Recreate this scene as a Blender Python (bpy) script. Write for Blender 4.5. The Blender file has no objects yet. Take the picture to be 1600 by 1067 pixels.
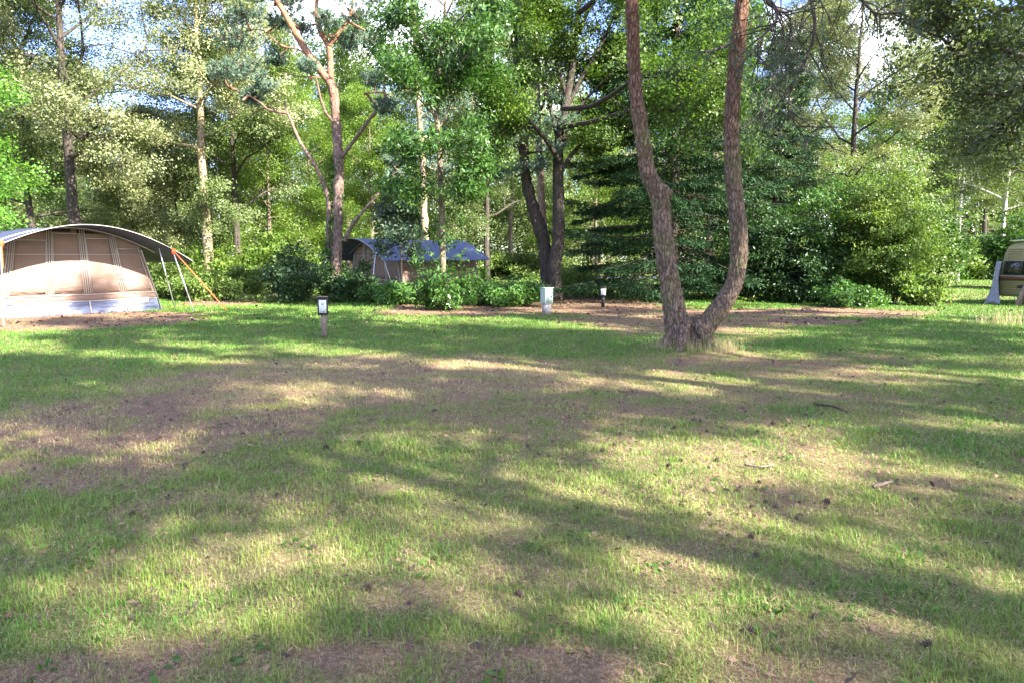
import bpy, math, random
import numpy as np
from mathutils import Vector, noise as mnoise

S = bpy.context.scene
COL = S.collection
RAD = math.radians

# ------------------------------------------------------------------ camera
W0, H0, FPX = 1600.0, 1067.0, 1067.0
CAM_H, HORIZON = 1.65, 402.0
PITCH = math.atan((H0 / 2 - HORIZON) / FPX)
cam_d = bpy.data.cameras.new('camera')
cam_d.sensor_width = 36.0
cam_d.lens = 36.0 * FPX / W0
cam_d.clip_end = 2000.0
cam = bpy.data.objects.new('camera', cam_d)
COL.objects.link(cam)
cam.location = (0, 0, CAM_H)
cam.rotation_euler = (math.pi / 2 - PITCH, 0, 0)
S.camera = cam

# ------------------------------------------------------------------ light
SUN_DIR = np.array([0.80, -0.60])            # horizontal direction towards the sun
SUN_EL = RAD(37)
sun_d = bpy.data.lights.new('sun', 'SUN')
sun_d.energy = 5.0
sun_d.angle = RAD(0.55)
sun_d.color = (1.0, 0.93, 0.80)
sun = bpy.data.objects.new('sun', sun_d)
COL.objects.link(sun)
sv = Vector((SUN_DIR[0] * math.cos(SUN_EL), SUN_DIR[1] * math.cos(SUN_EL), math.sin(SUN_EL)))
sun.rotation_euler = sv.to_track_quat('Z', 'Y').to_euler()

world = bpy.data.worlds.new('World')
S.world = world
world.use_nodes = True
nt = world.node_tree
nt.nodes.clear()
n_out = nt.nodes.new('ShaderNodeOutputWorld')
n_bg = nt.nodes.new('ShaderNodeBackground')
n_bg.inputs['Strength'].default_value = 0.15
n_sky = nt.nodes.new('ShaderNodeTexSky')
n_sky.sky_type = 'NISHITA'
n_sky.sun_disc = False
n_sky.sun_elevation = SUN_EL
n_sky.sun_rotation = math.atan2(SUN_DIR[0], SUN_DIR[1])
n_sky.ozone_density = 3.0
n_tc = nt.nodes.new('ShaderNodeTexCoord')
n_map = nt.nodes.new('ShaderNodeMapping')
n_map.inputs['Scale'].default_value = (1.0, 1.0, 2.2)
n_noise = nt.nodes.new('ShaderNodeTexNoise')
n_noise.inputs['Scale'].default_value = 3.4
n_noise.inputs['Detail'].default_value = 6
n_ramp = nt.nodes.new('ShaderNodeValToRGB')
n_ramp.color_ramp.elements[0].position = 0.53
n_ramp.color_ramp.elements[1].position = 0.66
n_mix = nt.nodes.new('ShaderNodeMixRGB')
n_mix.inputs['Color2'].default_value = (7.2, 7.3, 7.6, 1)
nt.links.new(n_tc.outputs['Generated'], n_map.inputs['Vector'])
nt.links.new(n_map.outputs['Vector'], n_noise.inputs['Vector'])
nt.links.new(n_noise.outputs['Fac'], n_ramp.inputs['Fac'])
nt.links.new(n_ramp.outputs['Color'], n_mix.inputs['Fac'])
n_hs = nt.nodes.new('ShaderNodeHueSaturation')
n_hs.inputs['Hue'].default_value = 0.53
n_hs.inputs['Saturation'].default_value = 1.15
n_hs.inputs['Value'].default_value = 0.72
nt.links.new(n_sky.outputs['Color'], n_hs.inputs['Color'])
nt.links.new(n_hs.outputs['Color'], n_mix.inputs['Color1'])
nt.links.new(n_mix.outputs['Color'], n_bg.inputs['Color'])
nt.links.new(n_bg.outputs['Background'], n_out.inputs['Surface'])

S.view_settings.view_transform = 'Standard'
S.view_settings.look = 'None'
S.view_settings.exposure = 2.8
S.view_settings.gamma = 1.0
S.view_settings.use_curve_mapping = False
S.render.engine = 'CYCLES'
S.cycles.use_denoising = True
S.cycles.denoiser = 'OPENIMAGEDENOISE'
S.cycles.denoising_input_passes = 'RGB_ALBEDO_NORMAL'
S.cycles.denoising_prefilter = 'ACCURATE'
S.cycles.use_adaptive_sampling = False
S.cycles.max_bounces = 7
S.cycles.diffuse_bounces = 4
S.cycles.glossy_bounces = 2
S.cycles.transmission_bounces = 4
S.cycles.caustics_reflective = False
S.cycles.caustics_refractive = False


# ------------------------------------------------------------------ pixel -> world
def ray(px, py):
    r, u = px - W0 / 2, H0 / 2 - py
    c, s = math.cos(PITCH), math.sin(PITCH)
    return np.array([r, FPX * c + u * s, -FPX * s + u * c])


def G(px, py):
    d = ray(px, py)
    t = -CAM_H / d[2]
    return np.array([d[0] * t, d[1] * t])


def P(px, py, Y):
    d = ray(px, py)
    t = Y / d[1]
    return np.array([d[0] * t, Y, CAM_H + d[2] * t])


def XA(px, Y):
    return (px - W0 / 2) / FPX * Y


# ------------------------------------------------------------------ noise
def _hash(ix, iy, seed):
    h = (ix.astype(np.int64) * 374761393 + iy.astype(np.int64) * 668265263 + seed * 1442695041) & 0x7FFFFFFF
    h = ((h ^ (h >> 13)) * 1274126177) & 0x7FFFFFFF
    return ((h ^ (h >> 16)) & 0xFFFF) / 65535.0


def vnoise(x, y, seed=0):
    ix, iy = np.floor(x), np.floor(y)
    fx, fy = x - ix, y - iy
    fx, fy = fx * fx * (3 - 2 * fx), fy * fy * (3 - 2 * fy)
    a, b = _hash(ix, iy, seed), _hash(ix + 1, iy, seed)
    c, d = _hash(ix, iy + 1, seed), _hash(ix + 1, iy + 1, seed)
    return (a * (1 - fx) + b * fx) * (1 - fy) + (c * (1 - fx) + d * fx) * fy


def fbm(x, y, seed=0, octv=4):
    s, a, t = 0, 0.5, 0
    for o in range(octv):
        s = s + a * vnoise(x * 2 ** o, y * 2 ** o, seed + o * 17)
        t += a
        a *= 0.5
    return s / t


# ------------------------------------------------------------------ mesh helpers
def np_mesh(name, verts, loops, totals, smooth=False, cols=None, attrs=None, mat_idx=None):
    me = bpy.data.meshes.new(name)
    verts = np.asarray(verts, dtype=np.float32)
    loops = np.asarray(loops, dtype=np.int32).ravel()
    totals = np.asarray(totals, dtype=np.int32)
    me.vertices.add(len(verts))
    me.vertices.foreach_set('co', verts.ravel())
    me.loops.add(len(loops))
    me.loops.foreach_set('vertex_index', loops)
    me.polygons.add(len(totals))
    starts = np.zeros(len(totals), dtype=np.int32)
    starts[1:] = np.cumsum(totals)[:-1]
    me.polygons.foreach_set('loop_start', starts)
    if smooth:
        me.polygons.foreach_set('use_smooth', np.ones(len(totals), dtype=bool))
    if mat_idx is not None:
        me.polygons.foreach_set('material_index', np.asarray(mat_idx, dtype=np.int32))
    me.update(calc_edges=True)
    if cols is not None:
        a = me.attributes.new('col', 'FLOAT_COLOR', 'POINT')
        c4 = np.ones((len(verts), 4), dtype=np.float32)
        c4[:, :3] = cols
        a.data.foreach_set('color', c4.ravel())
    for k, v in (attrs or {}).items():
        a = me.attributes.new(k, 'FLOAT', 'POINT')
        a.data.foreach_set('value', np.asarray(v, dtype=np.float32))
    me.validate()
    return me


class MB:
    """collects boxes, tubes, sheets and leaves of one mesh"""

    def __init__(self):
        self.v, self.l, self.t, self.n = [], [], [], 0

    def add(self, verts, faces):
        verts = np.asarray(verts, dtype=float).reshape(-1, 3)
        for f in faces:
            self.l.extend([i + self.n for i in f])
            self.t.append(len(f))
        self.v.append(verts)
        self.n += len(verts)

    def add_np(self, verts, loops, totals):
        self.v.append(np.asarray(verts, dtype=float).reshape(-1, 3))
        self.l.extend((np.asarray(loops).ravel() + self.n).tolist())
        self.t.extend(np.asarray(totals).tolist())
        self.n += len(self.v[-1])

    def box(self, c, s, rz=0.0, tilt=None):
        x, y, z = s[0] / 2, s[1] / 2, s[2] / 2
        p = np.array([[-x, -y, -z], [x, -y, -z], [x, y, -z], [-x, y, -z],
                      [-x, -y, z], [x, -y, z], [x, y, z], [-x, y, z]])
        if tilt is not None:
            ca, sa = math.cos(tilt), math.sin(tilt)
            p = np.column_stack([p[:, 0], p[:, 1] * ca - p[:, 2] * sa, p[:, 1] * sa + p[:, 2] * ca])
        ca, sa = math.cos(rz), math.sin(rz)
        p = np.column_stack([p[:, 0] * ca - p[:, 1] * sa, p[:, 0] * sa + p[:, 1] * ca, p[:, 2]]) + np.array(c)
        self.add(p, [(0, 3, 2, 1), (4, 5, 6, 7), (0, 1, 5, 4), (1, 2, 6, 5), (2, 3, 7, 6), (3, 0, 4, 7)])

    def tube(self, pts, rad, n=8, caps=True, wob=0.0, rng=None):
        pts = np.asarray(pts, dtype=float)
        m = len(pts)
        rad = np.broadcast_to(np.asarray(rad, dtype=float), (m,))
        tan = np.gradient(pts, axis=0)
        tan /= np.linalg.norm(tan, axis=1, keepdims=True) + 1e-9
        ref = np.array([1.0, 0, 0]) if abs(tan[0][0]) < 0.8 else np.array([0, 1.0, 0])
        vs = []
        ang = np.arange(n) * 2 * math.pi / n
        a = ref
        for i in range(m):
            a = a - tan[i] * a.dot(tan[i])
            a /= np.linalg.norm(a) + 1e-9
            b = np.cross(tan[i], a)
            r = rad[i] * (1 + (wob * rng.standard_normal(n) if wob else 0))
            r = np.broadcast_to(r, (n,))
            vs.append(pts[i] + np.outer(np.cos(ang) * r, a) + np.outer(np.sin(ang) * r, b))
        f = []
        for i in range(m - 1):
            for k in range(n):
                k2 = (k + 1) % n
                f.append((i * n + k, i * n + k2, (i + 1) * n + k2, (i + 1) * n + k))
        if caps:
            f.append(tuple(range(n - 1, -1, -1)))
            f.append(tuple((m - 1) * n + k for k in range(n)))
        self.add(np.concatenate(vs), f)

    def sheet(self, grid, thick=0.0, flip=False):
        """grid (a,b,3); closed slab when thick"""
        g = np.asarray(grid, dtype=float)
        a, b, _ = g.shape
        du = np.gradient(g, axis=0)
        dv = np.gradient(g, axis=1)
        nn = np.cross(du, dv)
        nn /= np.linalg.norm(nn, axis=2, keepdims=True) + 1e-9
        top = g + nn * thick / 2
        bot = g - nn * thick / 2
        idx = lambda i, j: i * b + j
        f = []
        for i in range(a - 1):
            for j in range(b - 1):
                q = (idx(i, j), idx(i + 1, j), idx(i + 1, j + 1), idx(i, j + 1))
                f.append(q)
                o = a * b
                f.append(tuple(x + o for x in q[::-1]))
        o = a * b
        for i in range(a - 1):
            f.append((idx(i, 0), idx(i, 0) + o, idx(i + 1, 0) + o, idx(i + 1, 0)))
            f.append((idx(i + 1, b - 1), idx(i + 1, b - 1) + o, idx(i, b - 1) + o, idx(i, b - 1)))
        for j in range(b - 1):
            f.append((idx(0, j + 1), idx(0, j + 1) + o, idx(0, j) + o, idx(0, j)))
            f.append((idx(a - 1, j), idx(a - 1, j) + o, idx(a - 1, j + 1) + o, idx(a - 1, j + 1)))
        self.add(np.concatenate([top.reshape(-1, 3), bot.reshape(-1, 3)]), f)

    def mesh(self, name, smooth=False):
        return np_mesh(name, np.concatenate(self.v), self.l, self.t, smooth)

    def build(self, name, mat, parent=None, smooth=False):
        return link(name, self.mesh(name, smooth), mat, parent)


def link(name, me, mat=None, parent=None):
    o = bpy.data.objects.new(name, me)
    if mat is not None and len(me.materials) == 0:
        me.materials.append(mat)
    COL.objects.link(o)
    if parent is not None:
        o.parent = parent
    return o


def tag(o, label=None, cat=None, group=None, kind=None):
    if label:
        o['label'] = label
    if cat:
        o['category'] = cat
    if group:
        o['group'] = group
    if kind:
        o['kind'] = kind
    return o


def empty(name, loc=(0, 0, 0), rz=0.0):
    o = bpy.data.objects.new(name, None)
    COL.objects.link(o)
    o.location = loc
    o.rotation_euler = (0, 0, rz)
    o.empty_display_size = 0.2
    return o


def copy_tree(o, parent=None):
    c = o.copy()
    COL.objects.link(c)
    if parent is not None:
        c.parent = parent
    for ch in list(o.children):
        copy_tree(ch, c)
    return c


# ------------------------------------------------------------------ materials
def new_mat(name):
    m = bpy.data.materials.new(name)
    m.use_nodes = True
    t = m.node_tree
    b = t.nodes['Principled BSDF']
    return m, t, b


def N(t, kind, **kw):
    n = t.nodes.new(kind)
    for k, v in kw.items():
        if k in n.inputs:
            n.inputs[k].default_value = v
        else:
            setattr(n, k, v)
    return n


def rgb(c):
    return (c[0], c[1], c[2], 1.0)


def ramp(t, src, stops):
    r = N(t, 'ShaderNodeValToRGB')
    e = r.color_ramp.elements
    while len(e) < len(stops):
        e.new(0.5)
    for el, (p, c) in zip(e, stops):
        el.position = p
        el.color = rgb(c)
    t.links.new(src, r.inputs['Fac'])
    return r.outputs['Color']


def leaf_mat(name, c1, c2, c3, rough=0.45, trans=0.35, tcol=None, clump=0.6, spec=0.28):
    m, t, b = new_mat(name)
    geo = N(t, 'ShaderNodeNewGeometry')
    oi = N(t, 'ShaderNodeObjectInfo')
    tc = N(t, 'ShaderNodeTexCoord')
    no = N(t, 'ShaderNodeTexNoise', Scale=clump, Detail=2.0)
    t.links.new(tc.outputs['Object'], no.inputs['Vector'])
    ad = N(t, 'ShaderNodeMath', operation='MULTIPLY_ADD')
    t.links.new(no.outputs['Fac'], ad.inputs[0])
    ad.inputs[1].default_value = 0.9
    ad2 = N(t, 'ShaderNodeMath', operation='MULTIPLY_ADD')
    t.links.new(geo.outputs['Random Per Island'], ad2.inputs[0])
    ad2.inputs[1].default_value = 0.5
    ad2.inputs[2].default_value = -0.2
    t.links.new(ad2.outputs[0], ad.inputs[2])
    col = ramp(t, ad.outputs[0], [(0.15, c1), (0.5, c2), (0.85, c3)])
    hs = N(t, 'ShaderNodeHueSaturation')
    mr = N(t, 'ShaderNodeMapRange')
    mr.inputs['To Min'].default_value = 0.75
    mr.inputs['To Max'].default_value = 1.2
    t.links.new(oi.outputs['Random'], mr.inputs['Value'])
    t.links.new(mr.outputs['Result'], hs.inputs['Value'])
    t.links.new(col, hs.inputs['Color'])
    t.links.new(hs.outputs['Color'], b.inputs['Base Color'])
    b.inputs['Roughness'].default_value = rough
    b.inputs['Specular IOR Level'].default_value = spec
    tr = N(t, 'ShaderNodeBsdfTranslucent')
    mx = N(t, 'ShaderNodeMixRGB', blend_type='MULTIPLY')
    mx.inputs['Fac'].default_value = 1.0
    mx.inputs['Color2'].default_value = rgb(tcol or (1.25, 1.35, 0.6))
    t.links.new(hs.outputs['Color'], mx.inputs['Color1'])
    t.links.new(mx.outputs['Color'], tr.inputs['Color'])
    ms = N(t, 'ShaderNodeMixShader')
    ms.inputs['Fac'].default_value = trans
    out = t.nodes['Material Output']
    t.links.new(b.outputs['BSDF'], ms.inputs[1])
    t.links.new(tr.outputs['BSDF'], ms.inputs[2])
    t.links.new(ms.outputs['Shader'], out.inputs['Surface'])
    return m


def bark_mat(name, c1, c2, c3=None, zlo=0, zhi=0, scale=6.0, strength=0.7, moss=None):
    m, t, b = new_mat(name)
    tc = N(t, 'ShaderNodeTexCoord')
    mp = N(t, 'ShaderNodeMapping')
    mp.inputs['Scale'].default_value = (scale, scale, scale * 0.28)
    t.links.new(tc.outputs['Object'], mp.inputs['Vector'])
    no = N(t, 'ShaderNodeTexNoise', Scale=2.2, Detail=8.0, Roughness=0.65)
    t.links.new(mp.outputs['Vector'], no.inputs['Vector'])
    vo = N(t, 'ShaderNodeTexVoronoi', Scale=3.4, feature='DISTANCE_TO_EDGE')
    dist = N(t, 'ShaderNodeMixRGB')
    dist.inputs['Fac'].default_value = 0.45
    t.links.new(mp.outputs['Vector'], dist.inputs['Color1'])
    t.links.new(no.outputs['Color'], dist.inputs['Color2'])
    t.links.new(dist.outputs['Color'], vo.inputs['Vector'])
    col = ramp(t, no.outputs['Fac'], [(0.3, c1), (0.7, c2)])
    if c3 is not None:
        sx = N(t, 'ShaderNodeSeparateXYZ')
        t.links.new(tc.outputs['Object'], sx.inputs[0])
        mr = N(t, 'ShaderNodeMapRange')
        mr.inputs['From Min'].default_value = zlo
        mr.inputs['From Max'].default_value = zhi
        t.links.new(sx.outputs['Z'], mr.inputs['Value'])
        mx3 = N(t, 'ShaderNodeMixRGB')
        t.links.new(mr.outputs['Result'], mx3.inputs['Fac'])
        t.links.new(col, mx3.inputs['Color1'])
        col3 = ramp(t, no.outputs['Fac'], [(0.3, tuple(x * 0.6 for x in c3)), (0.7, c3)])
        t.links.new(col3, mx3.inputs['Color2'])
        col = mx3.outputs['Color']
    if moss is not None:
        nm = N(t, 'ShaderNodeTexNoise', Scale=1.7, Detail=4.0)
        t.links.new(tc.outputs['Object'], nm.inputs['Vector'])
        f = ramp(t, nm.outputs['Fac'], [(0.52, (0, 0, 0)), (0.66, (0.75, 0.75, 0.75))])
        mm = N(t, 'ShaderNodeMixRGB')
        t.links.new(f, mm.inputs['Fac'])
        t.links.new(col, mm.inputs['Color1'])
        mm.inputs['Color2'].default_value = rgb(moss)
        col = mm.outputs['Color']
    cr = ramp(t, vo.outputs['Distance'], [(0.0, (0.5, 0.47, 0.45)), (0.16, (1, 1, 1))])
    mu = N(t, 'ShaderNodeMixRGB', blend_type='MULTIPLY')
    mu.inputs['Fac'].default_value = 0.6
    t.links.new(col, mu.inputs['Color1'])
    t.links.new(cr, mu.inputs['Color2'])
    t.links.new(mu.outputs['Color'], b.inputs['Base Color'])
    b.inputs['Roughness'].default_value = 0.9
    b.inputs['Specular IOR Level'].default_value = 0.15
    ad = N(t, 'ShaderNodeMath', operation='ADD')
    t.links.new(no.outputs['Fac'], ad.inputs[0])
    mn = N(t, 'ShaderNodeMath', operation='MINIMUM')
    t.links.new(vo.outputs['Distance'], mn.inputs[0])
    mn.inputs[1].default_value = 0.15
    ml = N(t, 'ShaderNodeMath', operation='MULTIPLY')
    ml.inputs[1].default_value = 4.0
    t.links.new(mn.outputs[0], ml.inputs[0])
    t.links.new(ml.outputs[0], ad.inputs[1])
    bu = N(t, 'ShaderNodeBump', Strength=strength, Distance=0.03)
    t.links.new(ad.outputs[0], bu.inputs['Height'])
    t.links.new(bu.outputs['Normal'], b.inputs['Normal'])
    return m


def plain_mat(name, c, rough=0.6, var=0.15, scale=8.0, bump=0.0, bscale=60.0, metal=0.0, spec=0.4, trans=0.0, wrinkle=0.0):
    m, t, b = new_mat(name)
    tc = N(t, 'ShaderNodeTexCoord')
    no = N(t, 'ShaderNodeTexNoise', Scale=scale, Detail=6.0, Roughness=0.6)
    t.links.new(tc.outputs['Object'], no.inputs['Vector'])
    lo = tuple(x * (1 - var) for x in c)
    hi = tuple(min(1, x * (1 + var)) for x in c)
    t.links.new(ramp(t, no.outputs['Fac'], [(0.3, lo), (0.7, hi)]), b.inputs['Base Color'])
    b.inputs['Roughness'].default_value = rough
    b.inputs['Metallic'].default_value = metal
    b.inputs['Specular IOR Level'].default_value = spec
    prev = None
    if wrinkle:
        mp = N(t, 'ShaderNodeMapping')
        mp.inputs['Scale'].default_value = (1.2, 1.2, 3.5)
        t.links.new(tc.outputs['Object'], mp.inputs['Vector'])
        nw = N(t, 'ShaderNodeTexNoise', Scale=1.6, Detail=3.0)
        t.links.new(mp.outputs['Vector'], nw.inputs['Vector'])
        bw = N(t, 'ShaderNodeBump', Strength=wrinkle, Distance=0.12)
        t.links.new(nw.outputs['Fac'], bw.inputs['Height'])
        prev = bw.outputs['Normal']
        t.links.new(prev, b.inputs['Normal'])
    if bump:
        nb = N(t, 'ShaderNodeTexNoise', Scale=bscale, Detail=4.0)
        t.links.new(tc.outputs['Object'], nb.inputs['Vector'])
        bu = N(t, 'ShaderNodeBump', Strength=bump, Distance=0.01)
        t.links.new(nb.outputs['Fac'], bu.inputs['Height'])
        if prev is not None:
            t.links.new(prev, bu.inputs['Normal'])
        t.links.new(bu.outputs['Normal'], b.inputs['Normal'])
    if trans:
        tr = N(t, 'ShaderNodeBsdfTranslucent')
        tr.inputs['Color'].default_value = rgb(c)
        ms = N(t, 'ShaderNodeMixShader')
        ms.inputs['Fac'].default_value = trans
        t.links.new(b.outputs['BSDF'], ms.inputs[1])
        t.links.new(tr.outputs['BSDF'], ms.inputs[2])
        t.links.new(ms.outputs['Shader'], t.nodes['Material Output'].inputs['Surface'])
    return m


def col_mat(name, rough=0.6, trans=0.3, spec=0.3):
    """colour comes from the blade's / leaf's own stored colour"""
    m, t, b = new_mat(name)
    at = N(t, 'ShaderNodeAttribute', attribute_name='col')
    t.links.new(at.outputs['Color'], b.inputs['Base Color'])
    b.inputs['Roughness'].default_value = rough
    b.inputs['Specular IOR Level'].default_value = spec
    tr = N(t, 'ShaderNodeBsdfTranslucent')
    t.links.new(at.outputs['Color'], tr.inputs['Color'])
    ms = N(t, 'ShaderNodeMixShader')
    ms.inputs['Fac'].default_value = trans
    t.links.new(b.outputs['BSDF'], ms.inputs[1])
    t.links.new(tr.outputs['BSDF'], ms.inputs[2])
    t.links.new(ms.outputs['Shader'], t.nodes['Material Output'].inputs['Surface'])
    return m


M = {}
M['oak_pale'] = leaf_mat('oak_pale', (0.12, 0.15, 0.065), (0.22, 0.25, 0.115), (0.33, 0.34, 0.19), rough=0.38, trans=0.28)
M['oak_green'] = leaf_mat('oak_green', (0.04, 0.085, 0.018), (0.085, 0.155, 0.03), (0.16, 0.24, 0.05), rough=0.42, trans=0.4)
M['oak_mid'] = leaf_mat('oak_mid', (0.05, 0.08, 0.025), (0.10, 0.14, 0.05), (0.16, 0.19, 0.08), rough=0.4, trans=0.35)
M['oak_dark'] = leaf_mat('oak_dark', (0.035, 0.055, 0.02), (0.065, 0.09, 0.035), (0.11, 0.135, 0.055), rough=0.45, trans=0.3)
M['bright'] = leaf_mat('bright', (0.045, 0.11, 0.018), (0.08, 0.18, 0.028), (0.14, 0.26, 0.04), rough=0.42, trans=0.45)
M['lime'] = leaf_mat('lime', (0.075, 0.14, 0.02), (0.13, 0.215, 0.035), (0.21, 0.30, 0.055), rough=0.5, trans=0.45)
M['dark_leaf'] = leaf_mat('dark_leaf', (0.018, 0.04, 0.014), (0.035, 0.075, 0.024), (0.06, 0.12, 0.035), rough=0.5, trans=0.2)
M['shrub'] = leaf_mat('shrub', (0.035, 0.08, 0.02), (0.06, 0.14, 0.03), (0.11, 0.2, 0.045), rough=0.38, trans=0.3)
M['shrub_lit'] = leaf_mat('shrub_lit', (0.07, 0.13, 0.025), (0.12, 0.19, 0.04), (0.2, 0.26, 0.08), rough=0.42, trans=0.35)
M['bush'] = leaf_mat('bush', (0.05, 0.095, 0.02), (0.095, 0.155, 0.032), (0.17, 0.22, 0.06), rough=0.45, trans=0.35)
M['chestnut'] = leaf_mat('chestnut', (0.028, 0.07, 0.016), (0.05, 0.115, 0.025), (0.085, 0.165, 0.04), rough=0.32, trans=0.35)
M['needle_blue'] = leaf_mat('needle_blue', (0.07, 0.125, 0.09), (0.12, 0.19, 0.135), (0.17, 0.25, 0.17), rough=0.5, trans=0.1)
M['needle_dark'] = leaf_mat('needle_dark', (0.025, 0.05, 0.03), (0.045, 0.08, 0.045), (0.07, 0.11, 0.06), rough=0.5, trans=0.1)
M['spruce'] = leaf_mat('spruce', (0.010, 0.028, 0.011), (0.02, 0.05, 0.02), (0.042, 0.085, 0.032), rough=0.7, trans=0.1, spec=0.12)
M['wood_far'] = leaf_mat('wood_far', (0.07, 0.11, 0.035), (0.13, 0.18, 0.06), (0.2, 0.25, 0.09), rough=0.5, trans=0.4, clump=0.25)
M['bark_grey'] = bark_mat('bark_grey', (0.10, 0.075, 0.055), (0.26, 0.21, 0.16), moss=(0.10, 0.11, 0.05))
M['bark_pale'] = bark_mat('bark_pale', (0.20, 0.15, 0.10), (0.42, 0.33, 0.24), moss=(0.20, 0.20, 0.05))
M['bark_dark'] = bark_mat('bark_dark', (0.035, 0.028, 0.025), (0.10, 0.085, 0.07))
M['bark_pine'] = bark_mat('bark_pine', (0.10, 0.07, 0.06), (0.25, 0.18, 0.155), c3=(0.36, 0.18, 0.105), zlo=6.0, zhi=10.0)
M['bark_u'] = bark_mat('bark_u', (0.08, 0.057, 0.043), (0.27, 0.198, 0.145), c3=(0.19, 0.10, 0.07), zlo=2.6, zhi=5.2,
                       scale=11.0, strength=1.0, moss=(0.16, 0.15, 0.07))
M['bark_birch'] = bark_mat('bark_birch', (0.45, 0.42, 0.38), (0.75, 0.72, 0.68), scale=3.0, strength=0.3)
M['grass'] = col_mat('grass', rough=0.5, trans=0.35)
M['litter'] = col_mat('litter', rough=0.8, trans=0.1)


# ------------------------------------------------------------------ ground shape and cover
UB = G(1075, 548)                         # foot of the forked pine
PATCH = []                                # (x, y, rx, ry, dirt, dry)


def patch(px, py, rx, ry, dirt, dry):
    c = G(px, py)
    a, b = G(px, py - ry), G(px, py + ry)
    PATCH.append((c[0], 0.5 * (a[1] + b[1]), abs(G(px + rx, py)[0] - c[0]), 0.5 * abs(a[1] - b[1]), dirt, dry))


patch(130, 502, 175, 14, 0.95, 0.2)       # pad in front of the big tent
patch(230, 665, 330, 62, 0.64, 0.75)
patch(560, 600, 420, 48, 0.44, 0.8)
patch(800, 640, 340, 60, 0.32, 0.45)
patch(130, 720, 240, 50, 0.55, 0.5)
patch(1120, 600, 420, 50, 0.38, 0.5)
patch(1230, 565, 240, 16, 0.62, 0.3)
patch(1480, 650, 200, 24, 0.30, 0.3)
patch(1040, 507, 170, 22, 0.66, 0.6)
patch(1265, 505, 105, 8, 0.85, 1.0)
patch(740, 486, 150, 13, 1.0, 0.0)
patch(920, 480, 150, 13, 1.0, 0.1)
patch(380, 472, 75, 9, 0.9, 0.1)
patch(1240, 489, 230, 8, 1.0, 0.0)
patch(720, 1050, 430, 48, 0.54, 0.25)
patch(1200, 1050, 260, 45, 0.45, 0.2)
patch(60, 1055, 230, 60, 0.5, 0.5)
patch(640, 945, 130, 40, 0.4, 0.4)
patch(1260, 990, 190, 40, 0.3, 0.2)
patch(280, 900, 240, 60, 0.15, 0.55)
patch(1080, 800, 250, 60, 0.25, 0.35)
patch(1050, 680, 330, 60, 0.42, 0.3)
patch(900, 870, 330, 50, 0.30, 0.35)
patch(1350, 760, 260, 50, 0.35, 0.2)
patch(420, 800, 300, 40, 0.3, 0.45)


def cover(x, y):
    """bare-earth and dry-grass amount at ground points"""
    x = np.asarray(x, dtype=float)
    y = np.asarray(y, dtype=float)
    wx = x + 1.1 * (fbm(x * 0.9, y * 0.9, 3) - 0.5) * np.clip(y / 9, 0.5, 2.0)
    wy = y + 1.6 * (fbm(x * 0.8, y * 0.8, 9) - 0.5) * np.clip(y / 9, 0.4, 2.0)
    dirt = np.zeros_like(x)
    brk = np.clip(0.35 + 2.2 * (fbm(x * 3.1, y * 3.1, 15, 5) - 0.3) + np.clip((y - 12) / 14, 0, 0.5), 0, 1.1)
    dry = np.clip(0.30 - 0.03 * np.maximum(y - 5, 0), 0.02, 0.3) + 0.5 * (fbm(x * 0.45, y * 0.45, 21) - 0.42)
    for (cx, cy, rx, ry, d, r) in PATCH:
        q = ((wx - cx) / rx) ** 2 + ((wy - cy) / ry) ** 2
        m = np.clip(1.35 - q, 0, 1)
        m = m * m * (3 - 2 * m)
        dirt = np.maximum(dirt, m * d * brk)
        dry = np.maximum(dry, m * r)
    dirt = np.clip(dirt + 0.10 * (y < 11) * brk + 0.5 * (fbm(x * 2.3, y * 2.3, 5) - 0.5) * (0.35 + dirt), 0, 1)
    big = np.clip((fbm(x * 0.12, y * 0.12, 31) - 0.62) * 3, 0, 0.5) * (y > 25)
    return np.clip(dirt + big, 0, 1), np.clip(dry, 0, 1)


def gz(x, y):
    x = np.asarray(x, dtype=float)
    y = np.asarray(y, dtype=float)
    fall = np.clip(1 - (np.hypot(x, y) - 60) / 60, 0, 1)
    z = 0.10 * (fbm(x * 0.22, y * 0.22, 41) - 0.5) * fall + 0.018 * (fbm(x * 1.7, y * 1.7, 43, 3) - 0.5) * fall
    r = np.hypot(x - UB[0], y - UB[1])
    z = z + 0.13 * np.exp(-(r / 0.8) ** 2)
    z = z - 0.05 * np.exp(-((y - 54.0) / 3.5) ** 4)           # bed of the lane
    return z


def axis(lo, hi, step, far):
    a = np.arange(lo, hi + 1e-6, step)
    k = np.cumsum(step * 1.18 ** np.arange(1, 60))
    k = k[k < far]
    return np.concatenate([lo - k[::-1], a, hi + k])


gx, gy = axis(-30, 30, 0.22, 700), axis(1.5, 40, 0.2, 700)
GX, GY = np.meshgrid(gx, gy, indexing='ij')
GZ = gz(GX, GY)
na, nb = GX.shape
ii, jj = np.meshgrid(np.arange(na - 1), np.arange(nb - 1), indexing='ij')
q = np.stack([ii * nb + jj, (ii + 1) * nb + jj, (ii + 1) * nb + jj + 1, ii * nb + jj + 1], axis=-1).reshape(-1, 4)
g_dirt, g_dry = cover(GX.ravel(), GY.ravel())
me = np_mesh('ground', np.column_stack([GX.ravel(), GY.ravel(), GZ.ravel()]), q, np.full(len(q), 4), True,
             attrs={'dirt': g_dirt, 'dry': g_dry})


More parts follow.
